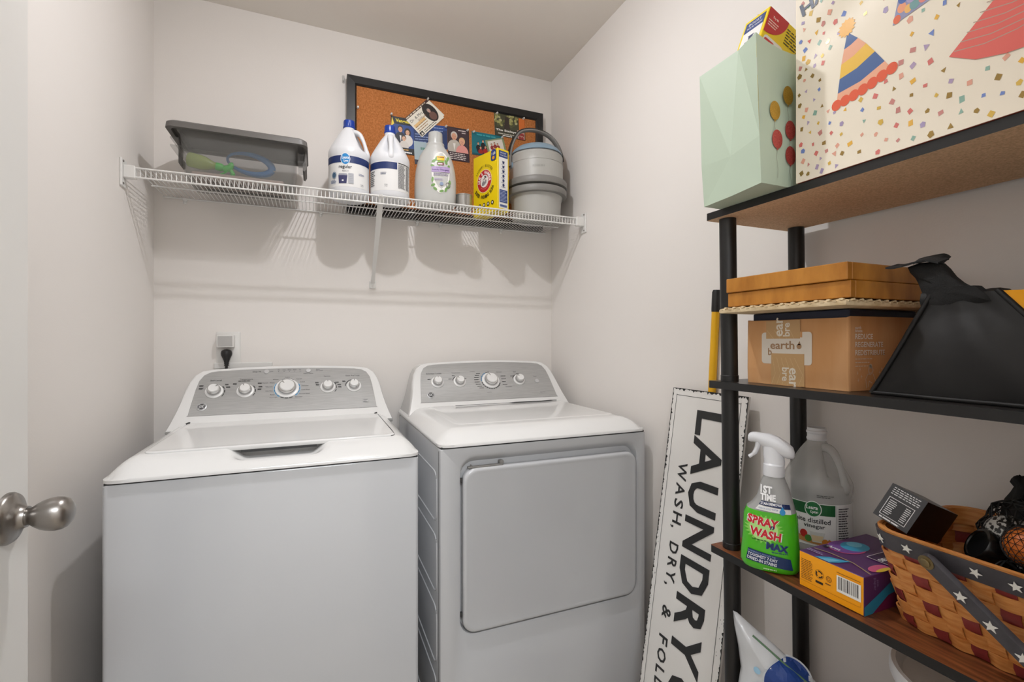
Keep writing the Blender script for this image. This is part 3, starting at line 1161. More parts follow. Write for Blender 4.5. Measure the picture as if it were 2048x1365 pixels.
card('postcard', 'dark blue postcard mostly hidden behind the tilted white card', [(.368, 2.118), (.522, 2.131), (.524, 2.030), (.371, 2.018)], dr_blue, .0006, cat='postcard')
card('postcard', 'pale blue card under the dark blue postcard, behind the clear bottle', [(.380, 2.046), (.470, 2.046), (.472, 1.950), (.384, 1.950)], dr_ltblue, .0016, cat='postcard')
card('postcard', 'dark blue family photo card with yellow heading, behind the second bleach jug', [(.286, 2.134), (.378, 2.134), (.380, 1.988), (.290, 1.985)], dr_vang, .0014, cat='postcard')
card('postcard', 'white tilted card with an oval portrait pinned near the top of the board', [(.437, 2.232), (.510, 2.176), (.414, 2.066), (.342, 2.132)][3:] + [(.437, 2.232), (.510, 2.176), (.414, 2.066)], dr_diamond, .003, cat='postcard')
card('postcard', 'dark photo card of an older couple, woman in pink', [(.523, 2.132), (.619, 2.132), (.623, 1.989), (.527, 1.989)], dr_couple, .0014, cat='postcard')
card('postcard', 'teal landscape card with a group of people in red and black', [(.632, 2.130), (.780, 2.130), (.782, 2.028), (.634, 2.028)], dr_teal, .0008, cat='postcard')
card('postcard', 'small pale family photo card tilted over the teal card', [(.694, 2.098), (.780, 2.124), (.800, 2.050), (.714, 2.024)], dr_xmas, .003, cat='postcard')
card('postcard', 'green and orange photo card at the top right of the board', [(.736, 2.230), (.884, 2.229), (.888, 2.133), (.741, 2.130)], dr_land, .0008, cat='postcard')
PINM = mat('clear_pin', 'd6d4d0', .2, alpha=.8)
for x, z, lb in ((.157, 2.141, 'alone near the board\'s left frame'), (.288, 2.138, 'on the family card with yellow heading'), (.438, 2.229, 'on the tilted white card'),
                 (.516, 2.127, 'on the dark blue card'), (.612, 2.127, 'on the older couple\'s card'), (.640, 2.125, 'on the teal card'), (.7725, 2.122, 'on the small family card'),
                 (.748, 2.226, 'at the left of the green and orange card'), (.878, 2.226, 'at the right of the green and orange card')):
    bm = BM()
    lathe(bm, [(0, -.003), (.0012, -.003), (.0012, 0), (.0045, 0), (.0045, .002), (.0022, .003), (.0022, .008), (.0038, .009), (.0038, .0105), (0, .011)], seg=12,
          M=Matrix.Translation((x, CY - .004, z)) @ Matrix.Rotation(PI / 2, 4, 'X'))
    tag(obj('push_pin', bm, PINM, smooth=40), 'small clear push pin ' + lb, 'push pin')
bm = BM()
box(bm, .100, .109, YB - .004, YB, 2.245, 2.275, bev=.0015)
tube(bm, spline([(.1045, YB - .004, 2.252), (.1045, YB - .012, 2.250), (.1045, YB - .014, 2.258)], 4), .002, 6)
tag(obj('wall_hook', bm, PINM), 'tiny clear adhesive hook on the wall at the board\'s top left corner', 'hook')

# ------------------------------------------------------------------ storage bin with its contents
t = thing('storage_bin', 'clear plastic storage bin with dark grey lid at the shelf\'s left end', 'bin', (-.225, 1.85, SZ))
bx0_, bx1_, by0_, by1_ = -.395, -.058, 1.762, 1.955
bm = BM()


def br(z, i, r=.02):
    return [(p[0], p[1], z) for p in rrect(bx0_ + i, bx1_ - i, by0_ + i, by1_ - i, r, 4)]


loft(bm, [br(SZ + .0, .016), br(SZ + .004, .012), br(SZ + .145, .001), br(SZ + .148, -.006), br(SZ + .152, -.006),
          br(SZ + .152, .003), br(SZ + .144, .004), br(SZ + .008, .015), br(SZ + .004, .02)], True, True)
bmesh.ops.recalc_face_normals(bm, faces=bm.faces[:])
obj('bin_body', bm, CLEARB, t, smooth=35)
bm = BM()


def lr(z, i, r=.024):
    return [(p[0], p[1], z) for p in rrect(-.428 + i, -.024 - i, 1.742 + i, 1.968 - i, r, 5)]


loft(bm, [lr(SZ + .146, .002), lr(SZ + .146, 0), lr(SZ + .163, .002), lr(SZ + .168, .008), lr(SZ + .168, .022), lr(SZ + .160, .028), lr(SZ + .160, .03)], False, True)
loft(bm, [lr(SZ + .146, .002), lr(SZ + .146, .012), lr(SZ + .156, .015)], False, True)
bmesh.ops.recalc_face_normals(bm, faces=bm.faces[:])
obj('bin_lid', bm, GREYLID, t, smooth=40)
for s, x in ((-1, -.428), (1, -.024)):
    bm = BM()
    rr = []
    for y in ((1.80, 1.91) if s > 0 else (1.90, 1.94)):
        pr_ = [(0, .146), (0, .085), (-.006, .075), (-.012, .078), (-.012, .10), (-.006, .11), (-.006, .146)]
        rr.append([(x + s * (-.004) + s * a, y, SZ + b) for a, b in pr_])
    loft(bm, rr)
    bmesh.ops.recalc_face_normals(bm, faces=bm.faces[:])
    obj('latch_handle', bm, GREYLID, t)
    bm = BM()
    xx = bx0_ - .001 if s < 0 else bx1_ + .001
    for z in (.10, .125):
        a, b = sorted((xx, x - s * .006))
        box(bm, a, b, 1.79, 1.92, SZ + z, SZ + z + .006, bev=.001)
    obj('side_ledge', bm, CLEARB, t)
# green spray bottle lying in the bin
GB = mat('yellow_green_clear', 'b8cf5a', .2, alpha=.55)
GH = mat('bright_green_plastic', '4ed04a', .35)
t = thing('spray_bottle', 'small lime green trigger spray bottle lying inside the storage bin', 'spray bottle', (-.30, 1.80, SZ + .06), (0, 0, 0))
ax = V((1, 0, -.16)).normalized()
Mq = Matrix.Translation((-.378, 1.803, SZ + .070)) @ ax.to_track_quat('Z', 'Y').to_matrix().to_4x4()
bm = BM()
lathe(bm, [(0, 0), (.020, .001), (.0235, .006), (.0235, .035), (.021, .05), (.014, .068), (.0105, .078), (.0105, .084), (0, .084)], seg=24, M=Mq)
obj('bottle_body', bm, GB, t, smooth=50)
bm = BM()
lathe(bm, [(0, .080), (.0125, .080), (.0125, .096), (.009, .100), (.008, .112), (0, .112)], seg=20, M=Mq)
c0 = Mq @ V((0, 0, .11))
tube(bm, spline([c0 + V((-.01, 0, 0)), c0 + V((.004, 0, .001)), c0 + V((.013, 0, .012)), c0 + V((.010, -.002, .020))], 4), [.009, .010, .011, .011, .011, .011, .010, .010, .009, .008, .008, .007, .006], 12)
tube(bm, spline([c0 + V((.010, 0, -.002)), c0 + V((.018, 0, -.014)), c0 + V((.016, -.002, -.022))], 4), .0065, 10)
tube(bm, spline([c0 + V((.004, 0, -.006)), c0 + V((-.010, -.003, -.018)), c0 + V((-.026, -.006, -.026))], 4), [.005] * 6 + [.004] * 3, 8, flat=.6)
obj('trigger_head', bm, GH, t, smooth=50)
t = thing('blue_ring', 'translucent blue plastic loop handle lying in the storage bin', 'handle', (-.2, 1.82, SZ + .08))
bm = BM()
pts = []
for k in range(29):
    a = 2 * PI * k / 28
    pts.append((-.205 + .066 * math.cos(a) + .01 * math.sin(a), 1.835 - .01 * math.sin(a), SZ + .088 + .028 * math.sin(a) - .012 * math.cos(a)))
tube(bm, pts, [.008 + .004 * math.cos(2 * PI * k / 28) for k in range(29)], 10, cap=False, up=(0, 1, 0))
obj('loop', bm, mat('blue_translucent', '2f8ad0', .3, alpha=.75), t, smooth=60)
t = thing('paper_packet', 'pale printed paper packet lying flat in the bottom of the bin', 'packet', (-.24, 1.85, SZ + .01))
bm = BM()
box(bm, -.365, -.10, 1.79, 1.93, SZ + .010, SZ + .030, bev=.003)
obj('packet_body', bm, mat('packet_pink', 'cdb8ae', .6), t)
p = Pr(basis((-.10, 1.79, SZ + .0098), (-1, 0, 0), (0, 1, 0)), eps=.0001, base=.0001)
p.lines(.02, .02, .24, .10, 3, '222222', .5, 9)
p.rect(.01, .115, .25, .138, '3a3a3a')
p.build('packet_print', t)

# ------------------------------------------------------------------ jugs
def jug(t, cx, cy, cz, R, Hj, m, hang, capm=None, spread=.55, opencap=False):
    """gallon jug: round body, cone shoulder, finger recess and loop handle at angle hang"""
    s = R / .072
    k = Hj / .292
    pr_ = [(.0, .004), (.045, .0), (.060, .002), (.068, .008), (.0712, .018), (.072, .030), (.0708, .030), (.0705, .141), (.072, .146), (.0724, .158), (.0712, .168),
           (.068, .177), (.063, .187), (.0565, .199), (.050, .211), (.042, .225), (.034, .239), (.0265, .250), (.0205, .258), (.019, .262), (.019, .270), (0, .270)]

    def fn(r, a, z):
        d_ = (a - hang + PI) % (2 * PI) - PI
        b = sst(.166, .190, z / k) * sst(.262, .238, z / k)
        g = math.exp(-(d_ / spread) ** 4)
        return r * (1 - .50 * b * g)
    bm = BM()
    lathe(bm, [(r * s, z * k) for r, z in pr_], cx, cy, cz, 56, fn=fn)
    body = obj('jug_body', bm, m, t, smooth=50)
    ca, sa = math.cos(hang), math.sin(hang)
    P = lambda r, z: (cx + ca * r * s, cy + sa * r * s, cz + z * k)
    pts = spline([P(.018, .248), P(.030, .246), P(.041, .238), P(.050, .222), P(.057, .204), P(.0625, .185), P(.0665, .170), P(.066, .160), P(.060, .152)], 4)
    n = len(pts)
    rr = [(.0085 + .002 * math.cos(2 * PI * i / (n - 1))) * s for i in range(n)]
    bm = BM()
    tube(bm, pts, rr, 14, up=(-sa, ca, 0), flat=1.25)
    obj('handle', bm, m, t, smooth=60)
    if capm:
        bm = BM()
        seg = 48
        lathe(bm, [(0, .262), (.0205, .262), (.0212, .264), (.0212, .268), (.020, .269), (.0200, .286), (.0188, .290), (0, .291)],
              cx, cy, cz, seg, fn=lambda r, a, z: r * (1 - .03 * (int(a / (2 * PI) * seg) % 2)) if r > .0195 else r)
        bmesh.ops.scale(bm, vec=(1, 1, 1), verts=bm.verts[:])
        obj('cap', bm, capm, t, smooth=30)
    if opencap:
        bm = BM()
        lathe(bm, [(.0195 * s, .262 * k), (.021 * s, .264 * k), (.021 * s, .268 * k), (.0195 * s, .270 * k), (.0195 * s, .278 * k), (.0215 * s, .280 * k), (.0215 * s, .284 * k),
                   (.0195 * s, .286 * k), (.0195 * s, .292 * k), (.017 * s, .292 * k), (.017 * s, .262 * k)], cx, cy, cz, 32, cap=False)
        obj('neck_thread', bm, HDPE, t, smooth=40)
    return body


def label_wrap(t, fn, parts):
    pass


def sleeve(t, cx, cy, cz, r, z0, z1, a0, a1, m, name='label'):
    bm = BM()
    n = 40
    A = [[V((cx + (r) * math.cos(a0 + (a1 - a0) * i / n), cy + r * math.sin(a0 + (a1 - a0) * i / n), cz + z)) for i in range(n + 1)] for z in (z0, z1)]
    B = [[V((cx + (r + .0004) * math.cos(a0 + (a1 - a0) * i / n), cy + (r + .0004) * math.sin(a0 + (a1 - a0) * i / n), cz + z)) for i in range(n + 1)] for z in (z0, z1)]
    loft(bm, [A[0], B[0], B[1], A[1]], False, False, close=False)
    return obj(name, bm, m, t, smooth=60)


def cam_ang(x, y):
    return math.atan2(-y, -x)


b1 = (.115, 1.836)
b2 = (.259, 1.822)
NB = '1a2f66'
t = thing('bleach_jug', 'white bleach jug with blue cap, front label facing out, handle to the right', 'jug', (b1[0], b1[1], SZ), group=None)
jug(t, b1[0], b1[1], SZ, .072, .292, HDPE, -.42, BLUECAP)
fa = cam_ang(*b1) - .10
sleeve(t, b1[0], b1[1], SZ, .0709, .031, .140, fa - 1.35, fa + 1.35, PAPERW)
p = Pr(cyl(b1[0], b1[1], SZ, .0714, fa, 1.27), .006)
p.rect(-.095, .098, .095, .1175, NB)
p.ell(-.006, .108, .0165, .0165, 'f4f6f8')
p.ell(-.006, .108, .015, .015, '1f84c6')
p.text('Laura', -.006, .108, .008, 'ffffff', bold=.02, shear=.15)
p.text('Lynn', -.004, .098, .008, 'ffffff', bold=.02, shear=.15)
p.text('regular', -.006, .079, .0125, '23252c', bold=.01, w=.045)
p.text('BLEACH', -.006, .0725, .004, '6a6c74')
p.poly([(-.028, .040), (-.002, .040), (.001, .062), (-.030, .062)], '3a3c66')
p.poly([(-.030, .062), (.001, .062), (-.001, .067), (-.028, .067)], '9a9ca8')
p.rect(-.0175, .046, -.0115, .050, 'f0f0f0')
p.rrect(.004, .040, .022, .069, .002, 'b4b6bc')
for k in range(5):
    p.line([(.007, .044 + k * .005), (.019, .044 + k * .005)], .0008, '9a9ca4')
p.ell(-.047, .063, .0095, .0095, '43607c')
p.ring(-.047, .063, .0075, .0082, 'd8e2ea')
p.lines(-.062, .040, -.036, .050, 4, '31528a', .5)
p.lines(.040, .066, .062, .072, 2, '3a4a78', .4)
p.text('1 GAL', .052, .040, .0035, '2a2c38')
p.text('(3.78 L)', .052, .036, .0032, '2a2c38')
p.build('label_print', t)

t = thing('bleach_jug', 'white bleach jug with blue cap, back label facing out, handle towards the room', 'jug', (b2[0], b2[1], SZ))
jug(t, b2[0], b2[1], SZ, .072, .285, HDPE, cam_ang(*b2) + .06, BLUECAP, spread=.42)
fa = cam_ang(*b2)
sleeve(t, b2[0], b2[1], SZ, .0709, .031, .1355, fa - 1.4, fa + 1.4, PAPERW)
p = Pr(cyl(b2[0], b2[1], SZ, .0714, fa, 1.25), .006)
p.rect(-.098, .094, .026, .114, NB)
p.rect(.030, .112, .090, .1145, '1c1c1c')
p.lines(.030, .040, .062, .110, 26, '6a6a6e', .55, 5)
p.lines(.064, .040, .090, .110, 26, '6a6a6e', .55, 4)
p.lines(-.034, .076, -.012, .084, 3, '3a4a78', .4)
p.lines(-.09, .045, -.058, .09, 8, '4a4a50', .5)
p.text('1 GAL', -.014, .046, .0035, '2a2c38')
p.text('(3.78 L)', -.014, .041, .0032, '2a2c38')
p.build('label_print', t)

# clear laundry detergent bottle
def esec(cx, cy, z, a, b, ang, n=40, e=2.4):
    pts = []
    ca, sa = math.cos(ang), math.sin(ang)
    for i in range(n):
        q = 2 * PI * i / n
        c, s_ = math.cos(q), math.sin(q)
        x = a * (abs(c) ** (2 / e)) * (1 if c >= 0 else -1)
        y = b * (abs(s_) ** (2 / e)) * (1 if s_ >= 0 else -1)
        pts.append((cx + x * ca - y * sa, cy + x * sa + y * ca, z))
    return pts


dx_, dy_ = .432, 1.822
dang = math.atan2(-dx_, dy_) - .10
t = thing('detergent_bottle', 'milky clear laundry detergent bottle with a purple and green leaf label', 'bottle', (dx_, dy_, SZ))
bm = BM()
secs = [(.0, .062, .034), (.003, .070, .040), (.012, .078, .045), (.05, .0805, .047), (.10, .0800, .047), (.14, .0765, .046), (.175, .0690, .044), (.203, .0590, .041),
        (.224, .0450, .0370), (.235, .0372, .0345), (.239, .0355, .0345), (.2395, .0345, .034), (.249, .0340, .034), (.251, .029, .029)]
loft(bm, [esec(dx_, dy_, SZ + z, a, b, dang, e=2.3 if z < .25 else 2) for z, a, b in secs])
bmesh.ops.recalc_face_normals(bm, faces=bm.faces[:])
obj('bottle_body', bm, CLEARP, t, smooth=50)
bm = BM()
secs2 = [(.006, .074, .042), (.05, .077, .044), (.072, .0768, .044)]
loft(bm, [esec(dx_, dy_, SZ + z, a - .002, b - .002, dang, e=2.3) for z, a, b in secs2])
obj('liquid', bm, mat('milky_liquid', 'e4e4e0', .3), t, smooth=50)
bm = BM()
lathe(bm, [(0, .249), (.0285, .249), (.0270, .290), (.0258, .2925), (.024, .2925), (.024, .275), (0, .275)], dx_, dy_, SZ, 40)
obj('cap', bm, mat('frosted_cap', 'd2d2ce', .25, alpha=.75), t, smooth=35)


def dfn(x, y, d_):
    # front of the oval body
    y = .048 + (y - .036) * 1.18
    a, b = secs[-1][1:]
    for q0, q1 in zip(secs, secs[1:]):
        if q0[0] <= y <= q1[0]:
            f = (y - q0[0]) / (q1[0] - q0[0])
            a, b = q0[1] + (q1[1] - q0[1]) * f, q0[2] + (q1[2] - q0[2]) * f
            break
    x = x + .008
    u = max(-.98, min(.98, x / a))
    yy = -b * (1 - abs(u) ** 2.3) ** (1 / 2.3) - d_
    ca, sa = math.cos(dang), math.sin(dang)
    return V((dx_ + x * ca - yy * sa, dy_ + x * sa + yy * ca, SZ + y))


p = Pr(dfn, .006, base=.0008)
p.poly([(.016 + .034 * math.cos(q) * (1 + .12 * math.sin(q)), .104 + .068 * math.sin(q)) for q in [2 * PI * k / 28 for k in range(28)]], 'eceae4')
leaves = ((-.010, .140, .5), (-.014, .124, -.4), (.0, .148, 1.2), (.036, .138, 2.0), (.046, .122, 1.5), (-.014, .08, 1.4), (-.012, .062, .3), (-.004, .05, -.5), (.02, .043, .2),
          (.036, .048, 1.2), (.046, .058, .8), (.05, .072, 1.6), (.008, .130, 2.4), (.042, .150, 1.3))
for x, y, r in leaves:
    p.ell(x, y, .0085, .0045, '7fa860', 12, rot=r)
for x, y, r in leaves:
    p.line([(x - .006 * math.cos(r), y - .006 * math.sin(r)), (x + .006 * math.cos(r), y + .006 * math.sin(r))], .0007, '4d7a3a')
p.rect(.002, .143, .030, .157, 'f3c61c')
p.lines(.004, .1505, .028, .155, 1, '8a3a1c', .7, 3)
p.rect(.004, .136, .028, .142, '7fa832')
p.rect(.004, .127, .028, .135, '7c1a34')
p.lines(.007, .1285, .025, .1335, 1, 'f2e6ea', .7, 2)
p.rect(-.018, .104, .050, .122, 'b39ac8')
p.text('Lavender', .012, .116, .0042, '5a3a80')
p.text('Laundry Detergent', .016, .1075, .0065, '4a2a78', bold=.02, w=.06)
p.lines(-.01, .092, .045, .102, 2, '8a7aa0', .4, 5)
p.lines(-.006, .076, .03, .084, 2, 'a090b4', .4, 4)
p.ell(.020, .066, .007, .006, '8a9ab8')
p.ring(.044, .064, .006, .0085, '8a8a84')
p.build('label_print', t)

# tin
t = thing('metal_tin', 'small open silver tin on the wire shelf beside the yellow box', 'tin', (.540, 1.80, SZ))
bm = BM()
lathe(bm, [(0, 0), (.033, 0), (.034, .001), (.034, .003), (.033, .004), (.033, .054), (.0342, .055), (.0342, .058), (.0318, .058), (.0318, .006), (0, .006)], .540, 1.80, SZ, 36)
obj('tin_wall', bm, TIN, t, smooth=30)
bm = BM()
lathe(bm, [(0, .006), (.0312, .006), (.0312, .040), (0, .040)], .540, 1.80, SZ, 24)
obj('wax', bm, HDPE, t, smooth=30)

# ------------------------------------------------------------------ yellow washing soda boxes
def soda_box(t):
    W, D, Hb = .157, .058, .247
    bm = BM()
    box(bm, 0, W, 0, D, 0, Hb, bev=.0012)
    obj('carton', bm, YELBOX, t, local=True)
    p = Pr(basis((0, 0, 0), (1, 0, 0), (0, 0, 1)), eps=.00008)
    cx, cy = W * .47, .135
    p.ell(cx, cy, .047, .047, 'f3e3a8', 40)
    p.ell(cx, cy, .0445, .0445, 'c4262c', 40)
    p.ell(cx, cy, .0255, .0255, 'efe9e4', 32)
    p.ring(cx, cy, .0255, .0265, '8a1a20')
    p.arc('ARM & HAMMER', cx, cy, .0285, PI / 2, .0125, 'ffffff', .03, spread=3.6, w=.0085)
    p.ring(cx, cy, .031, .0325, 'e8a0a0', 225, 315, 16)
    p.poly([(cx - .016, cy - .016), (cx - .004, cy - .018), (cx + .012, cy - .010), (cx + .014, cy + .002), (cx + .006, cy + .004), (cx + .004, cy - .004), (cx - .006, cy + .002), (cx - .014, cy - .004)], '8c8c90')
    p.poly([(cx + .001, cy + .001), (cx + .009, cy + .005), (cx + .004, cy + .016), (cx - .002, cy + .013)], 'd8c4b8')
    p.line([(cx - .008, cy + .004), (cx + .008, cy + .017)], .003, '55555a')
    p.poly([(cx + .004, cy + .022), (cx + .014, cy + .014), (cx + .010, cy + .010), (cx + .0, cy + .018)], '3a3a40')
    p.arc('LAUNDRY BOOSTER', cx, cy, .056, PI / 2, .010, '26241c', .0, spread=2.0, w=.0065)
    p.arc('SUPER WASHING SODA', cx, cy, .071, -PI / 2, .014, '26241c', .02, spread=2.15, inward=True, w=.0085)
    for k in range(5):
        x = .018 + k * .027
        y = .026 + (k - 2) ** 2 * .0012 * 0
        p.ell(x, y + .012, .0085, .0085, '1f1f1f', 20)
        p.ell(x, y + .012, .0045, .0045, 'f2efe0', 10)
    p.rrect(W - .040, Hb - .045, W - .008, Hb - .002, .010, '1f3c7c')
    p.text('3 LB', W - .024, Hb - .022, .010, 'f2efe0', bold=.02)
    p.ell(W - .024, Hb - .034, .008, .007, 'e09a20', 14)
    p.lines(.08, .006, .11, .014, 2, '8a7a10', .4, 3)
    p.build('front_print', t, local=True)
    p = Pr(basis((W, 0, 0), (0, 1, 0), (0, 0, 1)), eps=.00008)
    p.rect(.006, .012, D - .006, Hb - .008, 'ecebe8')
    p.rect(.006, Hb - .034, D - .006, Hb - .008, '1f3c7c')
    p.text('BOOST', D / 2, Hb - .019, .006, 'f0f0f0', w=.03)
    p.text('YOUR WASH', D / 2, Hb - .028, .005, 'f0f0f0', w=.036)
    for k in range(6):
        y = Hb - .048 - k * .018
        p.poly([(D / 2 - .008, y), (D / 2 + .008, y), (D / 2 + .005, y - .003), (D / 2 + .0045, y - .010), (D / 2 - .0045, y - .010), (D / 2 - .005, y - .003)] if k in (0, 1, 2) else
               [(D / 2 + .0055 * math.cos(2 * PI * i / 10), y - .005 + .006 * math.sin(2 * PI * i / 10)) for i in range(10)], '1f2c5c')
        p.lines(D / 2 - .012, y - .0145, D / 2 + .012, y - .012, 1, '5a6080', .7, 3)
    p.rect(.009, .035, D - .009, .085, '1f3c7c')
    p.lines(.012, .038, D - .012, .082, 8, 'a8b4d0', .4, 4)
    p.rect(.011, .018, D - .011, .026, '4a5c90')
    p.build('side_print', t, local=True)
    p = Pr(basis((W, D, 0), (-1, 0, 0), (0, 0, 1)), eps=.00008)
    p.ell(.030, Hb - .026, .032, .032, 'c4262c', 30, a0=-150, a1=180) if False else p.poly(
        [(0.001, Hb - .001)] + [(.001 + .055 * math.sin(math.radians(90 - a)), Hb - .001 - .055 * math.cos(math.radians(90 - a))) for a in range(0, 91, 9)], 'c4262c')
    p.text('Try It!', .022, Hb - .020, .006, 'ffffff', bold=.02)
    p.lines(.006, Hb - .040, .036, Hb - .024, 3, 'f0d8d0', .4, 3)
    p.lines(.056, Hb - .050, .14, Hb - .012, 6, '3a3410', .35, 6)
    p.rrect(.006, .10, .060, Hb - .060, .008, 'ecebe8')
    p.rrect(.008, Hb - .078, .036, Hb - .066, .005, 'c4262c')
    p.lines(.020, .11, .056, Hb - .085, 9, '5a5a60', .3, 4)
    p.lines(.070, .06, .148, Hb - .07, 14, '3a3410', .3, 6)
    p.build('back_print', t, local=True)
    p = Pr(basis((0, 0, Hb), (1, 0, 0), (0, 1, 0)), eps=.00008)
    p.rect(.0, D * .48, W, D * .52, 'c8ae08')
    p.build('top_flap', t, local=True)


t = thing('soda_box', 'yellow washing soda box standing on the wire shelf', 'box', (.610, 1.893, SZ), (0, 0, math.atan2(-.944, .33)), 'washing soda boxes')
soda_box(t)
t2 = copy_tree(t)
tag(t2, 'yellow washing soda box poking tilted out of the mint gift bag', 'box', 'washing soda boxes')
Rm = Matrix.Rotation(math.radians(22), 4, 'Y') @ Matrix.Rotation(PI, 4, 'Z')
apex = V((.822, .664, 1.866))
t2.rotation_euler = Rm.to_euler()
t2.location = apex - (Rm @ V((.157, .058, .247)))

# ------------------------------------------------------------------ grey lidded pot on an upturned basin
PX, PY = .875, 1.842
t = thing('grey_basin', 'pale grey plastic basin with rolled rim under the lidded pot', 'basin', (PX, PY, SZ))
bm = BM()
lathe(bm, [(0, 0), (.095, 0), (.102, .004), (.104, .02), (.106, .07), (.112, .094), (.124, .096), (.125, .102), (.125, .118), (.120, .120), (.108, .120), (.106, .118), (0, .118)], PX, PY, SZ, 56)
obj('basin_wall', bm, GREYPOT, t, smooth=40)
bm = BM()
lathe(bm, [(.107, .0930), (.1285, .0950), (.1300, .099), (.1300, .116), (.127, .121), (.107, .1215)], PX, PY, SZ, 56, cap=False)
obj('basin_rim', bm, GREYDK, t, smooth=40)
PZ = SZ + .128
t = thing('lidded_pot', 'light grey lidded plastic pot with blue-grey lid and ribbed arched handle', 'pot', (PX, PY, PZ))
bm = BM()
lathe(bm, [(0, 0), (.118, 0), (.130, .002), (.1315, .006), (.1315, .024), (.129, .028), (.112, .029), (0, .029)], PX, PY, PZ, 56)
obj('pot_rim', bm, GREYDK, t, smooth=40)
bm = BM()
lathe(bm, [(0, .026), (.111, .026), (.1145, .030), (.1145, .06), (.1135, .10), (.1125, .128), (.1135, .130), (.1135, .133), (.1115, .135), (.110, .140), (.106, .144), (0, .145)], PX, PY, PZ, 56)
pot = obj('pot_body', bm, GREYPOT, t, smooth=40)
bm = BM()
lathe(bm, [(0, .142), (.109, .142), (.111, .146), (.108, .153), (.099, .165), (.086, .175), (.066, .183), (.036, .187), (0, .188)], PX, PY, PZ, 56)
obj('pot_lid', bm, BLUEGR, t, smooth=40)
p = Pr(cyl(PX, PY, PZ, .1146, cam_ang(PX, PY)), .006)
p.lines(-.015, .064, .045, .078, 1, mat('embossed_grey', 'a8a7a2', .4), .6, 5)
p.build('embossed_lettering', t)
bm = BM()
lathe(bm, [(.1128, .1005), (.1148, .1005), (.1148, .1018), (.1128, .1018)], PX, PY, PZ, 56, cap=False)
lathe(bm, [(.1105, .1405), (.1118, .1405), (.1118, .1425), (.1105, .1425)], PX, PY, PZ, 56, cap=False, mi=1)
obj('seam_ring', bm, [GREYPOT, ENDARK], t, smooth=40)
hp = spline([(PX - .121, PY, PZ + .090), (PX - .121, PY, PZ + .115), (PX - .119, PY, PZ + .155), (PX - .104, PY, PZ + .200), (PX - .078, PY, PZ + .238), (PX - .035, PY, PZ + .255),
             (PX + .015, PY, PZ + .257), (PX + .06, PY, PZ + .244), (PX + .095, PY, PZ + .215), (PX + .116, PY, PZ + .175), (PX + .121, PY, PZ + .14), (PX + .121, PY, PZ + .10)], 5)
bm = BM()
tube(bm, hp, .0062, 10, up=(0, 1, 0), flat=1.9)
hd = obj('handle', bm, GREYDK, t, smooth=50)
bm = BM()
for i in range(8, len(hp) - 6):
    for f in (0, .5):
        q = hp[i].lerp(hp[i + 1], f)
        tg = (hp[i + 1] - hp[i]).normalized()
        n = V((tg.z, 0, -tg.x))
        if n.dot(q - V((PX, PY, PZ + .12))) < 0:
            n = -n
        c = q + n * .0062
        a = tg * .0011
        b = V((0, 1, 0)) * .0105
        m_ = n * .002
        loft(bm, [[c - a - b - m_, c + a - b - m_, c + a + b - m_, c - a + b - m_], [c - a - b + m_, c + a - b + m_, c + a + b + m_, c - a + b + m_]])
o = obj('handle_ribs', bm, mat('rib_dark', '3c3c3a', .6), hd)
o['kind'] = 'stuff'
for s in (-1, 1):
    bm = BM()
    lathe(bm, [(0, 0), (.014, 0), (.014, .006), (.01, .009), (0, .009)], seg=20, M=Matrix.Translation((PX + s * .110, PY, PZ + .095)) @ Matrix.Rotation(s * PI / 2, 4, 'Y'))
    obj('handle_pivot', bm, BLUEGR, t, smooth=40)

# ------------------------------------------------------------------ shelving unit on the right
def ux(z):      # the unit leans a hair: x shift at height z
    return -.0165 * (z - .776)


un = thing('shelving_unit', 'five-tier shelving unit with black tube posts and dark boards', 'shelving unit', (.90, .475, 0))
UY0, UY1 = .175, .775
levels = [(.080, .5), (.426, .5), (.776, .5), (1.126, .5), (1.480, .5)]
for zt, _ in levels:
    bm = BM()
    s = ux(zt)
    xf, xb = .779 + s, 1.031 + s
    top = rrect(xf, xb, UY0, UY1, .004, 2)
    loft(bm, [[(a, b, zt - .015) for a, b in top], [(a, b, zt) for a, b in top]])
    for f in bm.faces:
        if f.normal.z == 0:
            pass
    bmesh.ops.recalc_face_normals(bm, faces=bm.faces[:])
    for f in bm.faces:
        f.material_index = 0 if f.normal.z > .9 else (1 if f.normal.z < -.9 else 2)
    dark = abs(zt - 1.126) < .01
    obj('shelf_board', bm, [LAMDK if dark else LAMIN, PARTB, EDGEB], un)
for yy in (.745, .205):
    for xx in (.808, 1.0135):
        segs = [0] + [z for z, _ in levels]
        bm = BM()
        for a, b in zip(segs, segs[1:]):
            top_ = b - .015
            tube(bm, [(xx + ux(a), yy, a + (.0005 if a else 0)), (xx + ux(top_), yy, top_)], .0165, 24)
            if a:
                lathe(bm, [(0, 0), (.0175, 0), (.0175, .012), (.0165, .013), (0, .013)], xx + ux(a), yy, a, 24)
        obj('post', bm, BLACKM, un, smooth=40)

# ---- mint gift bag
GZ = 1.4805
t = thing('gift_bag', 'pale mint gift bag with glitter balloons on the top shelf', 'gift bag', (.82, .66, GZ))
x0, x1, y0, y1, zt = .703, .955, .586, .737, 1.745
bm = BM()
A = [V((x0 + .000, y0, GZ)), V((x0 + .022, y1, GZ)), V((x1, y1, GZ)), V((x1, y0, GZ))]
ap = V((x0 + .012, (y0 + y1) / 2, GZ + .074))      # apex of the gusset fold
Fr = V((x0 - .004, y0, GZ + .080))
Fl = V((x0 + .015, y1, GZ + .080))
Tn = V((x0 - .008, y0 + .004, 1.738))
Tm = V((x0 + .022, (y0 + y1) / 2 - .008, 1.750))
Tf = V((x0 + .012, y1 + .002, 1.742))
mid_b = V((x0 + .014, (y0 + y1) / 2, GZ))


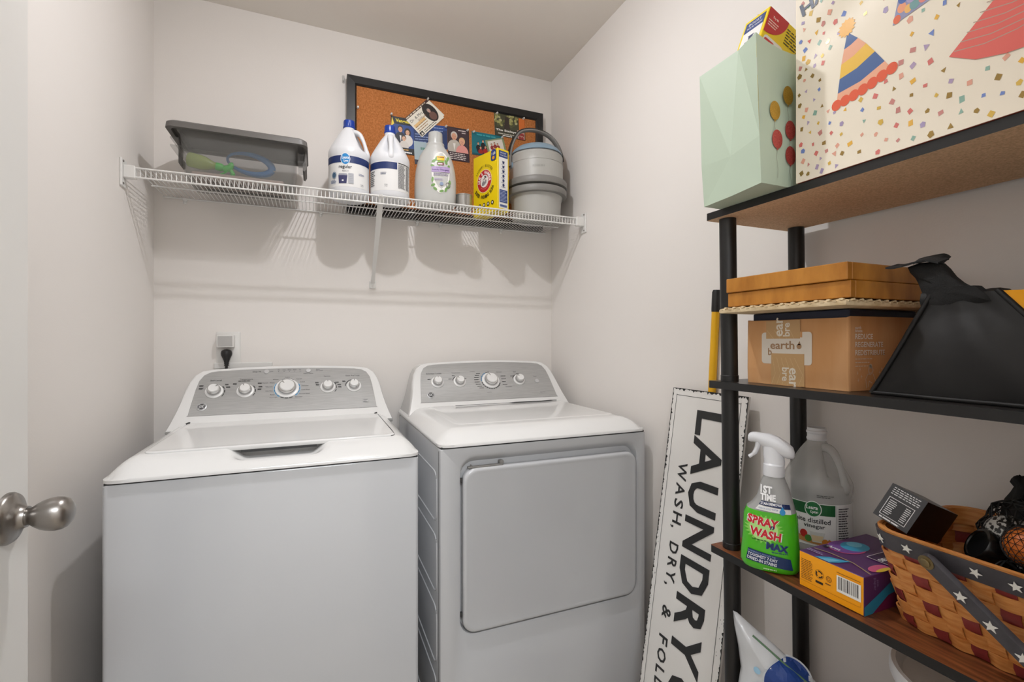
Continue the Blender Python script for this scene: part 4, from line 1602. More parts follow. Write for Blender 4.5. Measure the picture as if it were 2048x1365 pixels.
def F(*p):
    bm.faces.new([bm.verts.new(q) for q in p])


F(A[0], mid_b, ap)
F(mid_b, A[1], ap)
F(A[0], ap, Fr)
F(A[1], Fl, ap)
F(Fr, ap, Tm, Tn)
F(ap, Fl, Tf, Tm)
# near face, a slightly bellied sheet with dipping top
nx = 8
cols = []
for i in range(nx + 1):
    u = i / nx
    x = x0 + (x1 - x0) * u
    b = -.007 * math.sin(PI * u)
    zt_ = 1.738 - .012 * math.sin(PI * min(1, u * 1.6)) + .0 * u
    cols.append([V((x, y0, GZ)), V((x - .004 * (1 - u), y0 + b * .0, GZ + .08)), V((x - .006 * (1 - u), y0 - b * .5, 1.62)), V((x - .008 * (1 - u), y0 + .004 - b, zt_))])
loft(bm, cols, False, False, close=False)
F(A[1], A[2], V((x1, y1, 1.742)), Tf, Fl)
F(A[2], A[3], V((x1, y0, 1.738)), V((x1, y1, 1.742)))
F(A[0], A[3], A[2], A[1], mid_b)
bmesh.ops.remove_doubles(bm, verts=bm.verts[:], dist=.0004)
bmesh.ops.recalc_face_normals(bm, faces=bm.faces[:])
obj('paper_body', bm, MINT, t)
p = Pr(lambda a, b, d_: V((a, y0 - .0006 - d_, b)), eps=.00012, base=.0006)
GLD, RED = mat('gold_glitter', 'b08324', .3, .6, noise=(900, 'd8b050')), mat('red_glitter', 'a83a34', .35, .3, noise=(900, 'd0605a'))
for x, z, m_, L in ((.7345, 1.609, GLD, .026), (.7665, 1.641, GLD, .03), (.7395, 1.560, RED, .05), (.7715, 1.581, RED, .04), (.7715, 1.536, RED, .04),
                    (.82, 1.62, GLD, .04), (.84, 1.57, RED, .04), (.87, 1.64, GLD, .04)):
    p.line([(x, z - .017), (x - .002, z - .017 - L * .3), (x + .002, z - .017 - L * .7), (x + .001, z - .017 - L)], .0005, '6a6456')
    p.ell(x, z, .0125, .0165, m_, 24)
    p.poly([(x - .002, z - .019), (x + .002, z - .019), (x, z - .015)], m_)
p.build('balloon_print', t)

# ---- confetti gift bag
t = thing('gift_bag', 'huge cream confetti gift bag with party hats, largest on the top shelf', 'gift bag', (.88, .35, GZ))
fx, ya, yb_, zt = .764, .568, .130, 1.99
bm = BM()


def wav(u, v):
    """soft dents of the paper face"""
    return .0035 * math.sin(3.1 * u + 1.3 * v) + .004 * math.exp(-((v - .42 - .35 * u) / .06) ** 2) - .003 * math.exp(-((u - .12) / .05) ** 2) * sst(.2, .6, v)


NX, NZ = 30, 34
Gv = [[bm.verts.new((fx + wav(i / NX, j / NZ) * min(1, i * .5, (NX - i) * .5, j * .4), ya + (yb_ - ya) * i / NX, GZ + (zt - GZ) * j / NZ)) for j in range(NZ + 1)] for i in range(NX + 1)]
for i in range(NX):
    for j in range(NZ):
        bm.faces.new((Gv[i][j], Gv[i + 1][j], Gv[i + 1][j + 1], Gv[i][j + 1]))
bxk = 1.005
F(V((fx, ya, GZ)), V((fx, ya, zt)), V((bxk, ya, zt)), V((bxk, ya, GZ)))
F(V((fx, yb_, GZ)), V((bxk, yb_, GZ)), V((bxk, yb_, zt)), V((fx, yb_, zt)))
F(V((bxk, ya, GZ)), V((bxk, ya, zt)), V((bxk, yb_, zt)), V((bxk, yb_, GZ)))
F(V((fx, ya, GZ)), V((bxk, ya, GZ)), V((bxk, yb_, GZ)), V((fx, yb_, GZ)))
bmesh.ops.recalc_face_normals(bm, faces=bm.faces[:])
obj('paper_body', bm, CREAM, t, smooth=60)


def cfn(x, y, d_):
    """x = world y reversed (so it runs rightwards), y = world z"""
    wy = -x
    i, j = (wy - ya) / (yb_ - ya) * NX, (y - GZ) / (zt - GZ) * NZ
    u, v = i / NX, j / NZ
    return V((fx + wav(u, v) * max(0, min(1, i * .5, (NX - i) * .5, j * .4)) - d_, wy, y))


p = Pr(cfn, .008, eps=.00004, base=.0003, ystep=.008)
cols_ = ['c9857c', 'd9b24a', '6f86c4', '8fb3a2', 'a897ba', 'e8b13c', 'd8756c', 'e3a48c', 'b09ab8']
GOLDF = mat('gold_foil', '9c8048', .3, .7)
keep = []
hats = [((.465, 1.64), .062), ((.40, 1.69), .03), ((.32, 1.60), .05)]
q = 0
p.hold = True
while len(keep) < 300 and q < 9000:
    q += 1
    y, z = (rnd.uniform(.26, .562), rnd.uniform(GZ + .006, 1.80)) if q < 3000 else (rnd.uniform(.15, .562), rnd.uniform(GZ + .006, 1.97))
    if any(math.hypot(y - hy, z - hz) < hr for (hy, hz), hr in hats):
        continue
    if y < .345 and z > 1.585 and z < 1.68:
        continue
    if any(math.hypot(y - a, z - b) < (.0115 if y > .50 else .0155) for a, b in keep):
        continue
    keep.append((y, z))
    s = rnd.uniform(.0026, .0046)
    a = rnd.uniform(0, PI)
    n = rnd.choice((3, 4, 4, 4, 5))
    pts = []
    for k in range(n):
        aa = a + 2 * PI * k / n + rnd.uniform(-.25, .25)
        pts.append((-y + s * math.cos(aa) * 1.0, z + s * 1.25 * math.sin(aa)))
    p.poly(pts, rnd.choice(cols_ + [GOLDF, GOLDF]))


p.hold = False


def P2(y, z):
    return (-y, z)


HB, HY, HP_, HO = '3f5f95', 'ecbc3e', 'ecab88', 'e2582e'
aL, aR = (.4846, 1.692), (.4846, 1.692)
Ls = [(.4846, 1.6915), (.4890, 1.6674), (.4932, 1.6457), (.4957, 1.6241), (.4985, 1.6025), (.5005, 1.5870)]
Rs = [(.4840, 1.6915), (.4687, 1.6740), (.4571, 1.6590), (.4449, 1.6400), (.4319, 1.6185), (.4230, 1.6040)]
for k, c in enumerate((HB, HP_, HY, HB, HP_)):
    def mid_(a, b, s_):
        return ((a[0] + b[0]) / 2, (a[1] + b[1]) / 2 - s_)
    p.poly([P2(*Ls[k]), P2(*mid_(Ls[k], Rs[k], .0012 * k)), P2(*Rs[k]), P2(*Rs[k + 1]), P2(*mid_(Ls[k + 1], Rs[k + 1], .0012 * (k + 1))), P2(*Ls[k + 1])][:], c)
for k in range(14):
    a = 2 * PI * k / 14
    p.poly([(-.4860 + .0105 * math.cos(a - .2), 1.7005 + .0125 * math.sin(a - .2)), (-.4860 + .0135 * math.cos(a), 1.7005 + .015 * math.sin(a)),
            (-.4860 + .0105 * math.cos(a + .2), 1.7005 + .0125 * math.sin(a + .2)), (-.4860, 1.7005)], 'ecb04c')
p.ell(-.4860, 1.7005, .0105, .0125, 'ecb04c')
for k in range(7):
    u = k / 6
    y, z = .5005 + (.4225 - .5005) * u, 1.5850 + (1.6030 - 1.5850) * u + (-.0025 * math.sin(PI * u))
    p.ell(-y, z, .0075, .0085, HO, 16)
# second hat (patchwork), cut off by the picture's top
p.poly([P2(.4214, 1.6632), P2(.4120, 1.7090), P2(.3500, 1.6760)], '8f8fb0')
for y, z, c, r in ((.416, 1.6690, 'e2683a', .006), (.4100, 1.682, 'e89a70', .007), (.402, 1.676, 'e9b25c', .006), (.408, 1.695, '3a5fa8', .008), (.394, 1.678, '6f9a9a', .008), (.398, 1.690, 'a99ac0', .008),
                   (.384, 1.680, 'e0847c', .007), (.376, 1.678, 'ecab88', .006), (.386, 1.690, 'e9b25c', .006)):
    p.ell(-y, z, r * .8, r, c, 16)
# third hat, coral with grey stripes
C3 = 'e0675c'
p.poly([P2(.3556, 1.5821), P2(.3285, 1.5640), P2(.3000, 1.5560), P2(.2700, 1.5530), P2(.2300, 1.5550), P2(.2600, 1.6800), P2(.3116, 1.6266)], C3)
p.poly([P2(.3116, 1.6266), P2(.2600, 1.6800), P2(.2500, 1.640)], C3)
for k in range(8):
    z0_ = 1.586 + k * .0085
    ly = .350 - k * .0065
    p.line([P2(ly, z0_), P2(ly - .03, z0_ - .007), P2(ly - .06, z0_ - .007), P2(ly - .09, z0_)], .0011, 'b49a88')
p.text('HAPPY', -.556, 1.760, .022, '4a5468', 'L', bold=.03, rot=.25, w=.10)
p.text('BIRTHDAY', -.50, 1.815, .035, '4a5468', 'L', bold=.03, rot=.1, w=.28)
p.build('confetti_print', t)['kind'] = 'stuff'
bm = BM()
box(bm, fx + .001, bxk, yb_ + .002, ya - .002, GZ - .0004, GZ + .0012)
obj('base_card', bm, mat('rust_card', '8a3a22', .7), t)

# ---- cardboard box with navy box inside, mat, trays
S2 = 1.1265
t = thing('cardboard_box', 'brown cardboard shipping box with white print and tape on the second shelf', 'box', (.90, .61, S2))
cx0, cx1, cy0, cy1, ch = .813, 1.015, .511, .711, .124
bm = BM()
th = .003
jit = lambda: rnd.uniform(-.002, .002)
out0 = [(a, b) for a, b in rrect(cx0, cx1, cy0, cy1, .004, 2)]
inn = [(a, b) for a, b in rrect(cx0 + th, cx1 - th, cy0 + th, cy1 - th, .003, 2)]
loft(bm, [[(a, b, S2) for a, b in out0], [(a - .001, b, S2 + .03) for a, b in out0], [(a, b, S2 + ch + jit()) for a, b in out0], [(a, b, S2 + ch - .001 + jit()) for a, b in inn], [(a, b, S2 + .004) for a, b in inn]])
bmesh.ops.recalc_face_normals(bm, faces=bm.faces[:])
obj('carton', bm, CARD, t)
TAPE = mat('tan_tape', 'c19a68', .3)
p = Pr(basis((cx0 - .001, cy1, S2), (0, -1, 0), (0, 0, 1)), eps=.0001, base=.0006)
Wt = 'dcd2c4'
p.rrect(.036, .040, .138, .100, .006, Wt)
p.rect(.058, .0, .118, .056, CARD)
p.rect(.052, .090, .120, .101, CARD)
p.rect(.046, .088, .116, ch - .002, TAPE)
p.rect(.057, .001, .124, .060, TAPE)
p.text('b', .050, .056, .014, 'a07c58', 'L', bold=.02)
p.text('earth', .055, .068, .0155, 'a07c58', 'L', bold=.02, w=.050)
p.ell(.114, .0735, .0048, .0048, 'a07c58')
p.poly([(.1105, .076), (.1175, .076), (.1150, .0835)], 'a07c58')
p.text('ear', .082, .092, .014, 'e6dccb', 'L', rot=PI / 2, bold=.02)
p.text('bre', .096, .092, .014, 'e6dccb', 'L', rot=PI / 2, bold=.02)
p.text('ear', .094, .034, .014, 'e6dccb', 'L', rot=-PI / 2, bold=.02)
p.text('bre', .080, .034, .014, 'e6dccb', 'L', rot=-PI / 2, bold=.02)
for a in range(6):
    p.line([(.058 + a * .011, .001), (.066 + a * .011, .022), (.060 + a * .009, .052)], .0005, 'd8ba8c')
for a in range(4):
    p.line([(.048 + a * .016, .104), (.062 + a * .014, .088)], .0005, 'd8ba8c')
p.build('side_print', t)
p = Pr(basis((cx0, cy0, S2), (1, 0, 0), (0, 0, 1)), eps=.0001, base=.0012)
p.text('earth', .014, .103, .0055, 'e2d6c6', 'L', bold=.02)
p.text('breeze', .014, .098, .005, 'e2d6c6', 'L', bold=.02)
for k, s_ in enumerate(('REDUCE', 'REGENERATE', 'REDISTRIBUTE')):
    p.text(s_, .014, .0865 - k * .0135, .0092, 'e8ddcf', 'L', bold=.02)
for k in range(3):
    p.lines(.014, .0525 - k * .006, .060, .0545 - k * .006, 1, 'd8cbb8', .6, 7)
p.ring(.054, .034, .006, .0068, 'd8cbb8')
p.ring(.054, .034, .0042, .0048, 'd8cbb8')
p.ell(.054, .041, .004, .004, 'd8cbb8', 12)
p.line([(.043, .004), (.041, .020), (.047, .028), (.054, .026)], .0009, 'd8cbb8')
p.line([(.068, .004), (.066, .018), (.060, .028)], .0009, 'd8cbb8')
p.line([(.047, .006), (.050, .016), (.058, .012)], .0009, 'd8cbb8')
for a, b in ((.020, .030), (.026, .036), (.030, .024), (.022, .018), (.078, .03), (.084, .036)):
    p.line([(a - .002, b), (a + .002, b)], .0006, 'd8cbb8')
    p.line([(a, b - .003), (a, b + .003)], .0006, 'd8cbb8')
p.build('end_print', t)
t = thing('navy_box', 'dark navy flat box sitting inside the top of the cardboard box', 'box', (.915, .61, S2 + .10))
bm = BM()
box(bm, cx0 + .008, cx1 - .006, cy0 + .005, cy1 - .007, S2 + .006, S2 + .1375, bev=.002)
obj('carton', bm, NAVY, t)
# wicker mat: woven strands
MZ = S2 + .1385
t = thing('woven_mat', 'square pale woven rush mat lying under the two wooden trays', 'mat', (.87, .595, MZ))
bm = BM()
box(bm, .748, 1.0, .474, .722, MZ, MZ + .008, bev=.003, seg=2)
obj('mat_core', bm, WICK, t, smooth=40)
me = None
nst = 24
for axis in (0, 1):
    for k in range(nst):
        bm = BM()
        n = 17
        pts = []
        ks = (k + .5) / nst
        for i in range(n):
            u = i / (n - 1)
            zz = MZ + .0082 + .0014 * math.cos(PI * (i + k + axis))
            if axis == 0:
                pts.append((.747 + .254 * u, .476 + .244 * ks, zz))
            else:
                pts.append((.750 + .248 * ks, .473 + .250 * u, zz))
        tube(bm, pts, .0036, 5, flat=.55, up=(0, 0, 1))
        obj('woven_strand', bm, WICK, t, smooth=60)
TZ = MZ + .0125


def tray(label, x0, x1, y0, y1, z0, h, dx=0):
    t = thing('wooden_tray', label, 'tray', ((x0 + x1) / 2, (y0 + y1) / 2, z0))
    w_ = .012
    for (a, b, c, e) in ((x0, x0 + w_, y0, y1), (x1 - w_, x1, y0, y1), (x0 + w_, x1 - w_, y0, y0 + w_), (x0 + w_, x1 - w_, y1 - w_, y1)):
        obj('side_board', bx(a, b, c, e, z0, z0 + h, bev=.0012), WOODH, t)
    obj('panel', bx(x0 + w_, x1 - w_, y0 + w_, y1 - w_, z0 + h - .006, z0 + h - .001), WOODH, t)


tray('honey stained shallow wooden frame box, lower of the two on the woven mat', .7605, 1.015, .4755, .711, TZ, .0272)
tray('honey stained shallow wooden frame box, upper of the two on the woven mat', .7560, 1.022, .4775, .711, TZ + .0278, .0275)

# ---- black and yellow tote
t = thing('insulated_tote', 'black and yellow insulated tote bag lying on the second shelf', 'bag', (.90, .34, S2))


def tent(bm, x, yb0, yb1, yt0, yt1, h, n=10, bulge=0, lean=0.0):
    rows = []
    for j in range(n + 1):
        v = j / n
        y0_, y1_ = yb0 + (yt0 - yb0) * v, yb1 + (yt1 - yb1) * v
        rows.append([V((x + lean * v - bulge * math.sin(PI * k / n) * math.sin(PI * min(1, v * 1.1 + .08)) + .0015 * math.sin(7 * k / n * 2 + 5 * v), y1_ + (y0_ - y1_) * k / n, S2 + .0005 + h * v)) for k in range(n + 1)])
    return rows


bm = BM()
TF = tent(bm, .812, .208, .476, .335, .408, .150, 14, .012, .024)
TBk = tent(bm, 1.015, .120, .476, .150, .404, .146, 14, -.004, -.05)
loft(bm, TF, False, False, close=False)
obj('front_panel', bm, TOTEB, t, smooth=70)
bm = BM()
loft(bm, [r[::-1] for r in TBk], False, False, close=False)
loft(bm, [[TF[-1][i], TBk[-1][i]] for i in range(15)], False, False, close=False)
loft(bm, [[TF[0][i], TBk[0][i]] for i in range(15)], False, False, close=False)
obj('back_panel', bm, TOTEB, t, smooth=60)
for k, sgn in ((0, 1), (14, -1)):
    bm = BM()
    rows = []
    for a, b in zip(TF, TBk):
        rows.append([a[k].lerp(b[k], q) + V((0, .012 * sgn * math.sin(PI * q) ** .4 if 0 < q < 1 else 0, 0)) for q in (0, .03, .1, .25, .45, .7, .9, 1)])
    loft(bm, rows, False, False, close=False)
    obj('yellow_gusset', bm, TOTEY, t, smooth=60)
    bm = BM()
    tube(bm, [r[k] + V((-.001, 0, .001)) for r in TF], .0035, 8)
    obj('piping', bm, TOTEB, t, smooth=60)
bm = BM()
tube(bm, [p_ + V((0, 0, .002)) for p_ in TF[0]], .0035, 8)
obj('piping', bm, TOTEB, t, smooth=60)
bm = BM()
# webbing handles: two broad straps rising from the neck and folded over


def strap(pts, w_, th_=.0018, up=(1, 0, 0)):
    pts = spline(pts, 6)
    rings = []
    for i, p_ in enumerate(pts):
        tg = (pts[min(i + 1, len(pts) - 1)] - pts[max(i - 1, 0)]).normalized()
        n = tg.cross(V(up)).normalized()
        s_ = n.cross(tg).normalized()
        rings.append([p_ + s_ * w_ / 2 + n * th_, p_ - s_ * w_ / 2 + n * th_, p_ - s_ * w_ / 2 - n * th_, p_ + s_ * w_ / 2 - n * th_])
    loft(bm, rings)


# the broad sewn handle block over the neck, as a thick cushion with an uneven outline
outl = [(.418, 1.268), (.421, 1.280), (.424, 1.292), (.430, 1.305), (.437, 1.315), (.440, 1.323), (.425, 1.327), (.410, 1.3265), (.397, 1.323), (.390, 1.314), (.383, 1.302),
        (.374, 1.292), (.366, 1.286), (.356, 1.286), (.350, 1.279), (.342, 1.270), (.338, 1.262), (.36, 1.259), (.39, 1.261)]
cyy, czz = .392, 1.287
rings = []
for s_, dx in ((1, .004), (1, -.004), (.93, -.0085), (.7, -.011), (.35, -.0115)):
    rings.append([V((.842 + dx + .0015 * math.sin(160 * (a_ + b_)) * (s_ < 1), cyy + (a_ - cyy) * s_, czz + (b_ - czz) * s_)) for a_, b_ in outl])
loft(bm, rings)
bmesh.ops.recalc_face_normals(bm, faces=bm.faces[:])
obj('strap', bm, WEBB, t, smooth=40)
bm = BM()
strap([(.836, .394, 1.3255), (.834, .412, 1.331), (.832, .430, 1.3275), (.831, .447, 1.3250), (.831, .458, 1.3265)], .030, .0013, up=(1, 0, .25))
strap([(.850, .397, 1.327), (.846, .404, 1.333), (.840, .425, 1.331), (.838, .432, 1.328)], .026, .0013, up=(1, 0, .4))
bmesh.ops.recalc_face_normals(bm, faces=bm.faces[:])
obj('strap', bm, mat('grey_black_webbing', '242526', .8, bump=(420, .6)), t, smooth=50)
bm = BM()
rows = []
for i in range(11):
    u = i / 10
    c = V((.838 + .012 * u, .420 - .090 * u, 1.272 - .004 * u))
    w_ = .010 + .004 * math.sin(8 * u + 1)
    rows.append([c + V((-.006, 0, -.011)), c + V((-.009, 0, -.002)), c + V((-.006, 0, w_ * .6)), c + V((.003, 0, w_)), c + V((.014, 0, w_ * .7)), c + V((.016, 0, -.01))])
loft(bm, rows)
bmesh.ops.recalc_face_normals(bm, faces=bm.faces[:])
obj('top_closure', bm, TOTEB, t, smooth=50)
bm = BM()
tube(bm, [TBk[-1][k_] + V((0, 0, .001)) for k_ in range(15)], .003, 8)
obj('piping', bm, TOTEB, t, smooth=60)

# ------------------------------------------------------------------ third shelf
S3 = .7765
# spray stain remover
sx_, sy_ = .806, .652
sang = math.atan2(-.80, .60)
t = thing('stain_remover_spray', 'green trigger spray bottle of stain remover with white nozzle', 'spray bottle', (sx_, sy_, S3))
bm = BM()


def ssec(z, a, b, off=0, e=2.6):
    ca, sa = math.cos(sang), math.sin(sang)
    return esec(sx_ + off * ca, sy_ + off * sa, S3 + z, a, b, sang, 36, e)


loft(bm, [ssec(*q) for q in ((0, .042, .024), (.003, .047, .028), (.012, .0515, .030), (.030, .0505, .030), (.060, .0475, .0295), (.088, .0465, .029), (.102, .0455, .0285), (.113, .042, .027, .001))])
bmesh.ops.recalc_face_normals(bm, faces=bm.faces[:])
obj('bottle_body', bm, GREENP, t, smooth=50)
bm = BM()
loft(bm, [ssec(*q) for q in ((.1125, .042, .0272, .001), (.120, .037, .025, .004), (.135, .030, .022, .007), (.152, .0255, .0195, .007), (.168, .0205, .0175, .006), (.176, .017, .016, .006), (.180, .0155, .0155, .006))])
bmesh.ops.recalc_face_normals(bm, faces=bm.faces[:])
obj('bottle_shoulder', bm, mat('grey_sleeve', 'a6a6a4', .35), t, smooth=50)


def sfn(x, y, d_):
    k = (0, .012, .05, .1, .113, .135, .152, .18)
    aa = (.046, .0515, .0485, .0458, .042, .030, .0255, .0155)
    bb = (.027, .030, .0295, .0286, .027, .022, .0195, .0155)
    oo = (0, 0, 0, 0, .001, .007, .007, .006)
    for i in range(len(k) - 1):
        if y <= k[i + 1] or i == len(k) - 2:
            q = min(max((y - k[i]) / (k[i + 1] - k[i]), 0), 1)
            a, b, o_ = aa[i] + (aa[i + 1] - aa[i]) * q, bb[i] + (bb[i + 1] - bb[i]) * q, oo[i] + (oo[i + 1] - oo[i]) * q
            break
    u = max(-.97, min(.97, (x - o_) / a))
    yy = -b * (1 - abs(u) ** 2.6) ** (1 / 2.6) - d_
    ca, sa = math.cos(sang), math.sin(sang)
    return V((sx_ + x * ca - yy * sa, sy_ + x * sa + yy * ca, S3 + y))


p = Pr(sfn, .005, eps=.0001, base=.0008)
star = []
for k in range(48):
    a = 2 * PI * k / 48
    r = .034 if k % 2 else .026
    star.append((-.010 + r * math.cos(a), .080 + r * .8 * math.sin(a)))
p.poly(star, '8fd85a')
p.ell(-.010, .080, .024, .022, 'b9ea8c')
for s_, x, y, h, ww in (('SPRAY', -.012, .086, .0165, .052), ('WASH', -.008, .064, .0165, .052)):
    p.text(s_, x, y, h, 'f2f2ee', bold=.09, w=ww + .003, rot=-.10)
    p.text(s_, x, y, h, 'd01f2e', bold=.045, w=ww, rot=-.10)
p.text('n', .004, .082, .007, '1c2a5c', bold=.03, shear=.3)
p.text('MAX', .012, .044, .013, '2a50a0', bold=.06, w=.036, rot=-.08)
p.text('MAX', .0125, .0445, .012, '152a5c', bold=.035, w=.035, rot=-.08)
p.lines(-.03, .058, -.002, .061, 1, '2a6a20', .6, 5)
p.lines(.004, .0395, .034, .042, 1, '15386c', .6, 5)
p.poly([(-.040, .018), (-.036, .040), (.034, .032), (.038, .012)], '14305f')
p.text('POWERFULLY REMOVES THE', -.036, .0345, .0028, '9ab4dc', 'L', rot=-.1, w=.046)
p.text('TOUGHEST 7-DAY', -.037, .0275, .0058, 'f2f4f8', 'L', rot=-.1, w=.050, bold=.02)
p.text('DRIED-IN STAINS', -.038, .0200, .0058, 'f2f4f8', 'L', rot=-.1, w=.050, bold=.02)
p.lines(-.010, .006, .018, .010, 1, 'c8f0b0', .6, 6)
p.text('1ST', -.006, .146, .014, 'ffffff', bold=.05, w=.020)
p.text('TIME', -.003, .133, .0125, 'ffffff', bold=.05, w=.026)
p.poly([(-.018, .125), (.034, .122), (.032, .130), (-.014, .132)], '15285a')
p.text('STAIN REMOVAL', .003, .1255, .0048, 'ffffff', w=.036, bold=.02)
p.poly([(-.024, .116), (.035, .113), (.034, .121), (-.018, .124)], 'e8e8e6')
p.text('EVEN IN COLD WATER', -.002, .1175, .003, '4a6a9a', w=.032)
p.ell(.021, .1165, .0048, .0052, '2f8fc8', 14)
p.poly([(.0172, .119), (.0248, .119), (.021, .1265)], '2f8fc8')
p.build('label_print', t)
# trigger head; local frame: q along nozzle direction (to the left), z up
ca, sa = math.cos(sang), math.sin(sang)
HQ = lambda q, z, s_=0: V((sx_ + .006 * ca - q * ca - s_ * sa, sy_ + .006 * sa - q * sa + s_ * ca, S3 + z))
bm = BM()
lathe(bm, [(0, .177), (.0185, .177), (.0188, .180), (.018, .198), (.014, .202), (0, .202)], sx_ + .006 * ca, sy_ + .006 * sa, S3, 28)
obj('collar', bm, HDPE, t, smooth=40)
bm = BM()
rings = []
for q, z, hh, ww in ((-.0345, .2205, .004, .005), (-.032, .2225, .011, .010), (-.023, .2265, .0155, .013), (-.008, .2335, .018, .0138), (.008, .2395, .0165, .013), (.020, .2435, .013, .011), (.030, .247, .010, .0095), (.036, .247, .0095, .009), (.0405, .246, .009, .008), (.044, .245, .006, .006)):
    c = HQ(q, z)
    sdv = HQ(0, 0, 1) - HQ(0, 0, 0)
    rings.append([c + sdv * (ww * math.cos(2 * PI * k / 20)) + V((0, 0, hh * math.sin(2 * PI * k / 20))) for k in range(20)])
loft(bm, rings)
rings = []
for z, q, a, b in ((.198, -.001, .0178, .0155), (.205, -.001, .0178, .0145), (.216, .001, .0175, .0135), (.232, .003, .0165, .0125)):
    c = HQ(q, z)
    e1 = (HQ(1, 0) - HQ(0, 0))
    rings.append([c + e1 * (a * math.cos(2 * PI * k / 20)) + sdv * (b * math.sin(2 * PI * k / 20)) for k in range(20)])
loft(bm, rings)
bmesh.ops.recalc_face_normals(bm, faces=bm.faces[:])
obj('nozzle_head', bm, HDPE, t, smooth=60)
bm = BM()
tube(bm, spline([HQ(.026, .240), HQ(.028, .228), HQ(.033, .216), HQ(.042, .208)], 5), [.005] * 5 + [.0045] * 6 + [.0035] * 5, 10, flat=1.5, up=sdv)
obj('trigger', bm, HDPE, t, smooth=60)

# vinegar jug
vx, vy = .966, .672
t = thing('vinegar_jug', 'clear plastic jug of white vinegar, open neck and green banded label', 'jug', (vx, vy, S3))
jug(t, vx, vy, S3, .0630, .2535, CLEARJ, cam_ang(vx, vy) + .95, None, opencap=True)
bm = BM()
lathe(bm, [(0, .004), (.055, .004), (.0605, .014), (.0605, .030), (0, .030)], vx, vy, S3, 40)
obj('liquid', bm, mat('vinegar', 'cdcdc9', .1, alpha=.5), t, smooth=40)
fa = cam_ang(vx, vy)
VC = .868
sleeve(t, vx, vy, S3, .0622, .028, .112, fa - 1.25, fa + 1.35, PAPERW)
p = Pr(cyl(vx, vy, S3, .0627, fa, 1.11), .006)
p.rect(-.076, .084, .032, .1035, '1e5f34')
p.ell(-.006, .094, .0145, .0145, 'e8ece8')
p.ell(-.006, .094, .0130, .0130, '1e6f3c')
p.text('Laura', -.008, .0935, .0065, 'ffffff', bold=.02, shear=.15)
p.text('Lynn', -.004, .0855, .0065, 'ffffff', bold=.02, shear=.15)
p.text('white distilled', -.012, .0695, .0085, '22242a', bold=.01, w=.070)
p.text('vinegar', -.004, .0585, .0090, '22242a', bold=.01, w=.036)
p.poly([(-.050, .036), (.026, .030), (.020, .040), (-.050, .046)], 'c08a50')
p.ell(-.022, .048, .0065, .007, 'c4302c')
p.ell(-.014, .041, .006, .006, '4c8a3c')
p.poly([(-.012, .054), (.014, .054), (.009, .036), (-.007, .036)], 'd8d8d4')
p.poly([(-.009, .048), (.011, .048), (.0085, .038), (-.0065, .038)], 'e6cfa4')
p.ell(.014, .038, .0055, .0055, 'dd8a34')
p.poly([(.016, .036), (.030, .038), (.020, .044)], 'c87838')
p.rect(.033, .028, .034, .104, 'b8b8b8')
p.lines(.037, .036, .060, .100, 15, '4a4a4e', .45, 3)
p.lines(-.062, .050, -.048, .062, 3, '5a5a5e', .4, 2)
p.build('label_print', t)
p = Pr(cyl(vx, vy, S3, .0635, fa), .006)
p.lines(.000, .1240, .030, .1300, 2, '3a3a3a', .45, 5)
p.build('date_stamp', t)

# purple and orange liner box
t = thing('odor_liner_box', 'orange and purple carton lying on the third shelf beside the basket', 'box', (.89, .53, S3))
qx0, qx1, qy0, qy1, qh = .797, .983, .478, .586, .061
bm = BM()
box(bm, qx0, qx1, qy0, qy1, S3, S3 + qh, bev=.0008)
bmesh.ops.recalc_face_normals(bm, faces=bm.faces[:])
for f in bm.faces:
    f.material_index = 1 if f.normal.x < -.8 else 0
obj('carton', bm, [PURPLE, ORANGE], t)
p = Pr(basis((qx0, qy1, S3), (0, -1, 0), (0, 0, 1)), eps=.0001)
p.lines(.004, .014, .026, .050, 12, '7a4a10', .4, 5)
p.rect(.030, .018, .043, .022, '2a1c10')
p.ring(.0365, .034, .004, .0062, '3a2410', 20, 110, 8)
p.ring(.0365, .034, .004, .0062, '3a2410', 140, 230, 8)
p.ring(.0365, .034, .004, .0062, '3a2410', 260, 350, 8)
p.ring(.0365, .034, .0072, .0076, '3a2410')
p.ring(.053, .033, .0038, .0048, '8a5410')
p.ring(.053, .033, .0018, .0024, '8a5410')
p.lines(.047, .022, .058, .026, 1, '7a4a10', .5, 3)
p.barcode(.066, .020, .104, .047)
p.line([(.066, .0515), (.103, .0515)], .001, '8a5410')
p.line([(.001, .0115), (.100, .0115), (.104, .013), (.104, .0175)], .0006, 'c47c08')
p.build('side_print', t)
p = Pr(basis((qx0, qy1, S3 + qh), (0, -1, 0), (1, 0, 0)), eps=.0001)   # ex x ey = +z
p2fn = basis((qx0, qy1, S3 + qh), (0, -1, 0), (1, 0, 0))
BL, PK = '3fa4cc', 'c8507c'
p.ell(.026, .088, .027, .034, PK, 28)
p.ell(.025, .088, .025, .032, '7a4a9c', 28)
p.ell(.030, .104, .020, .026, BL, 28)
p.ell(.024, .112, .011, .014, '78c8e4', 20)
p.poly([(.028, .000), (.040, .020), (.066, .034), (.060, .012), (.054, .0)], BL)
p.poly([(.034, .0), (.046, .016), (.058, .024), (.052, .0)], '74bfe0')
p.ell(.099, .052, .010, .022, 'd8608c', 20)
p.ell(.105, .054, .004, .018, 'e8c83c', 20)
p.line([(.006, .030), (.030, .036), (.070, .034), (.107, .018)], .0026, 'b09878')
p.rect(.006, .050, .014, .066, '2a2030')
p.text('Arm', .020, .058, .010, 'efe9ee', bold=.03, w=.022)
p.rrect(.064, .078, .101, .128, .003, 'efe6ec')
p.rrect(.0655, .0795, .0995, .1265, .003, '40244c')
p.text('ODOR', .093, .103, .009, 'ffffff', 'C', rot=-PI / 2, bold=.03, w=.036)
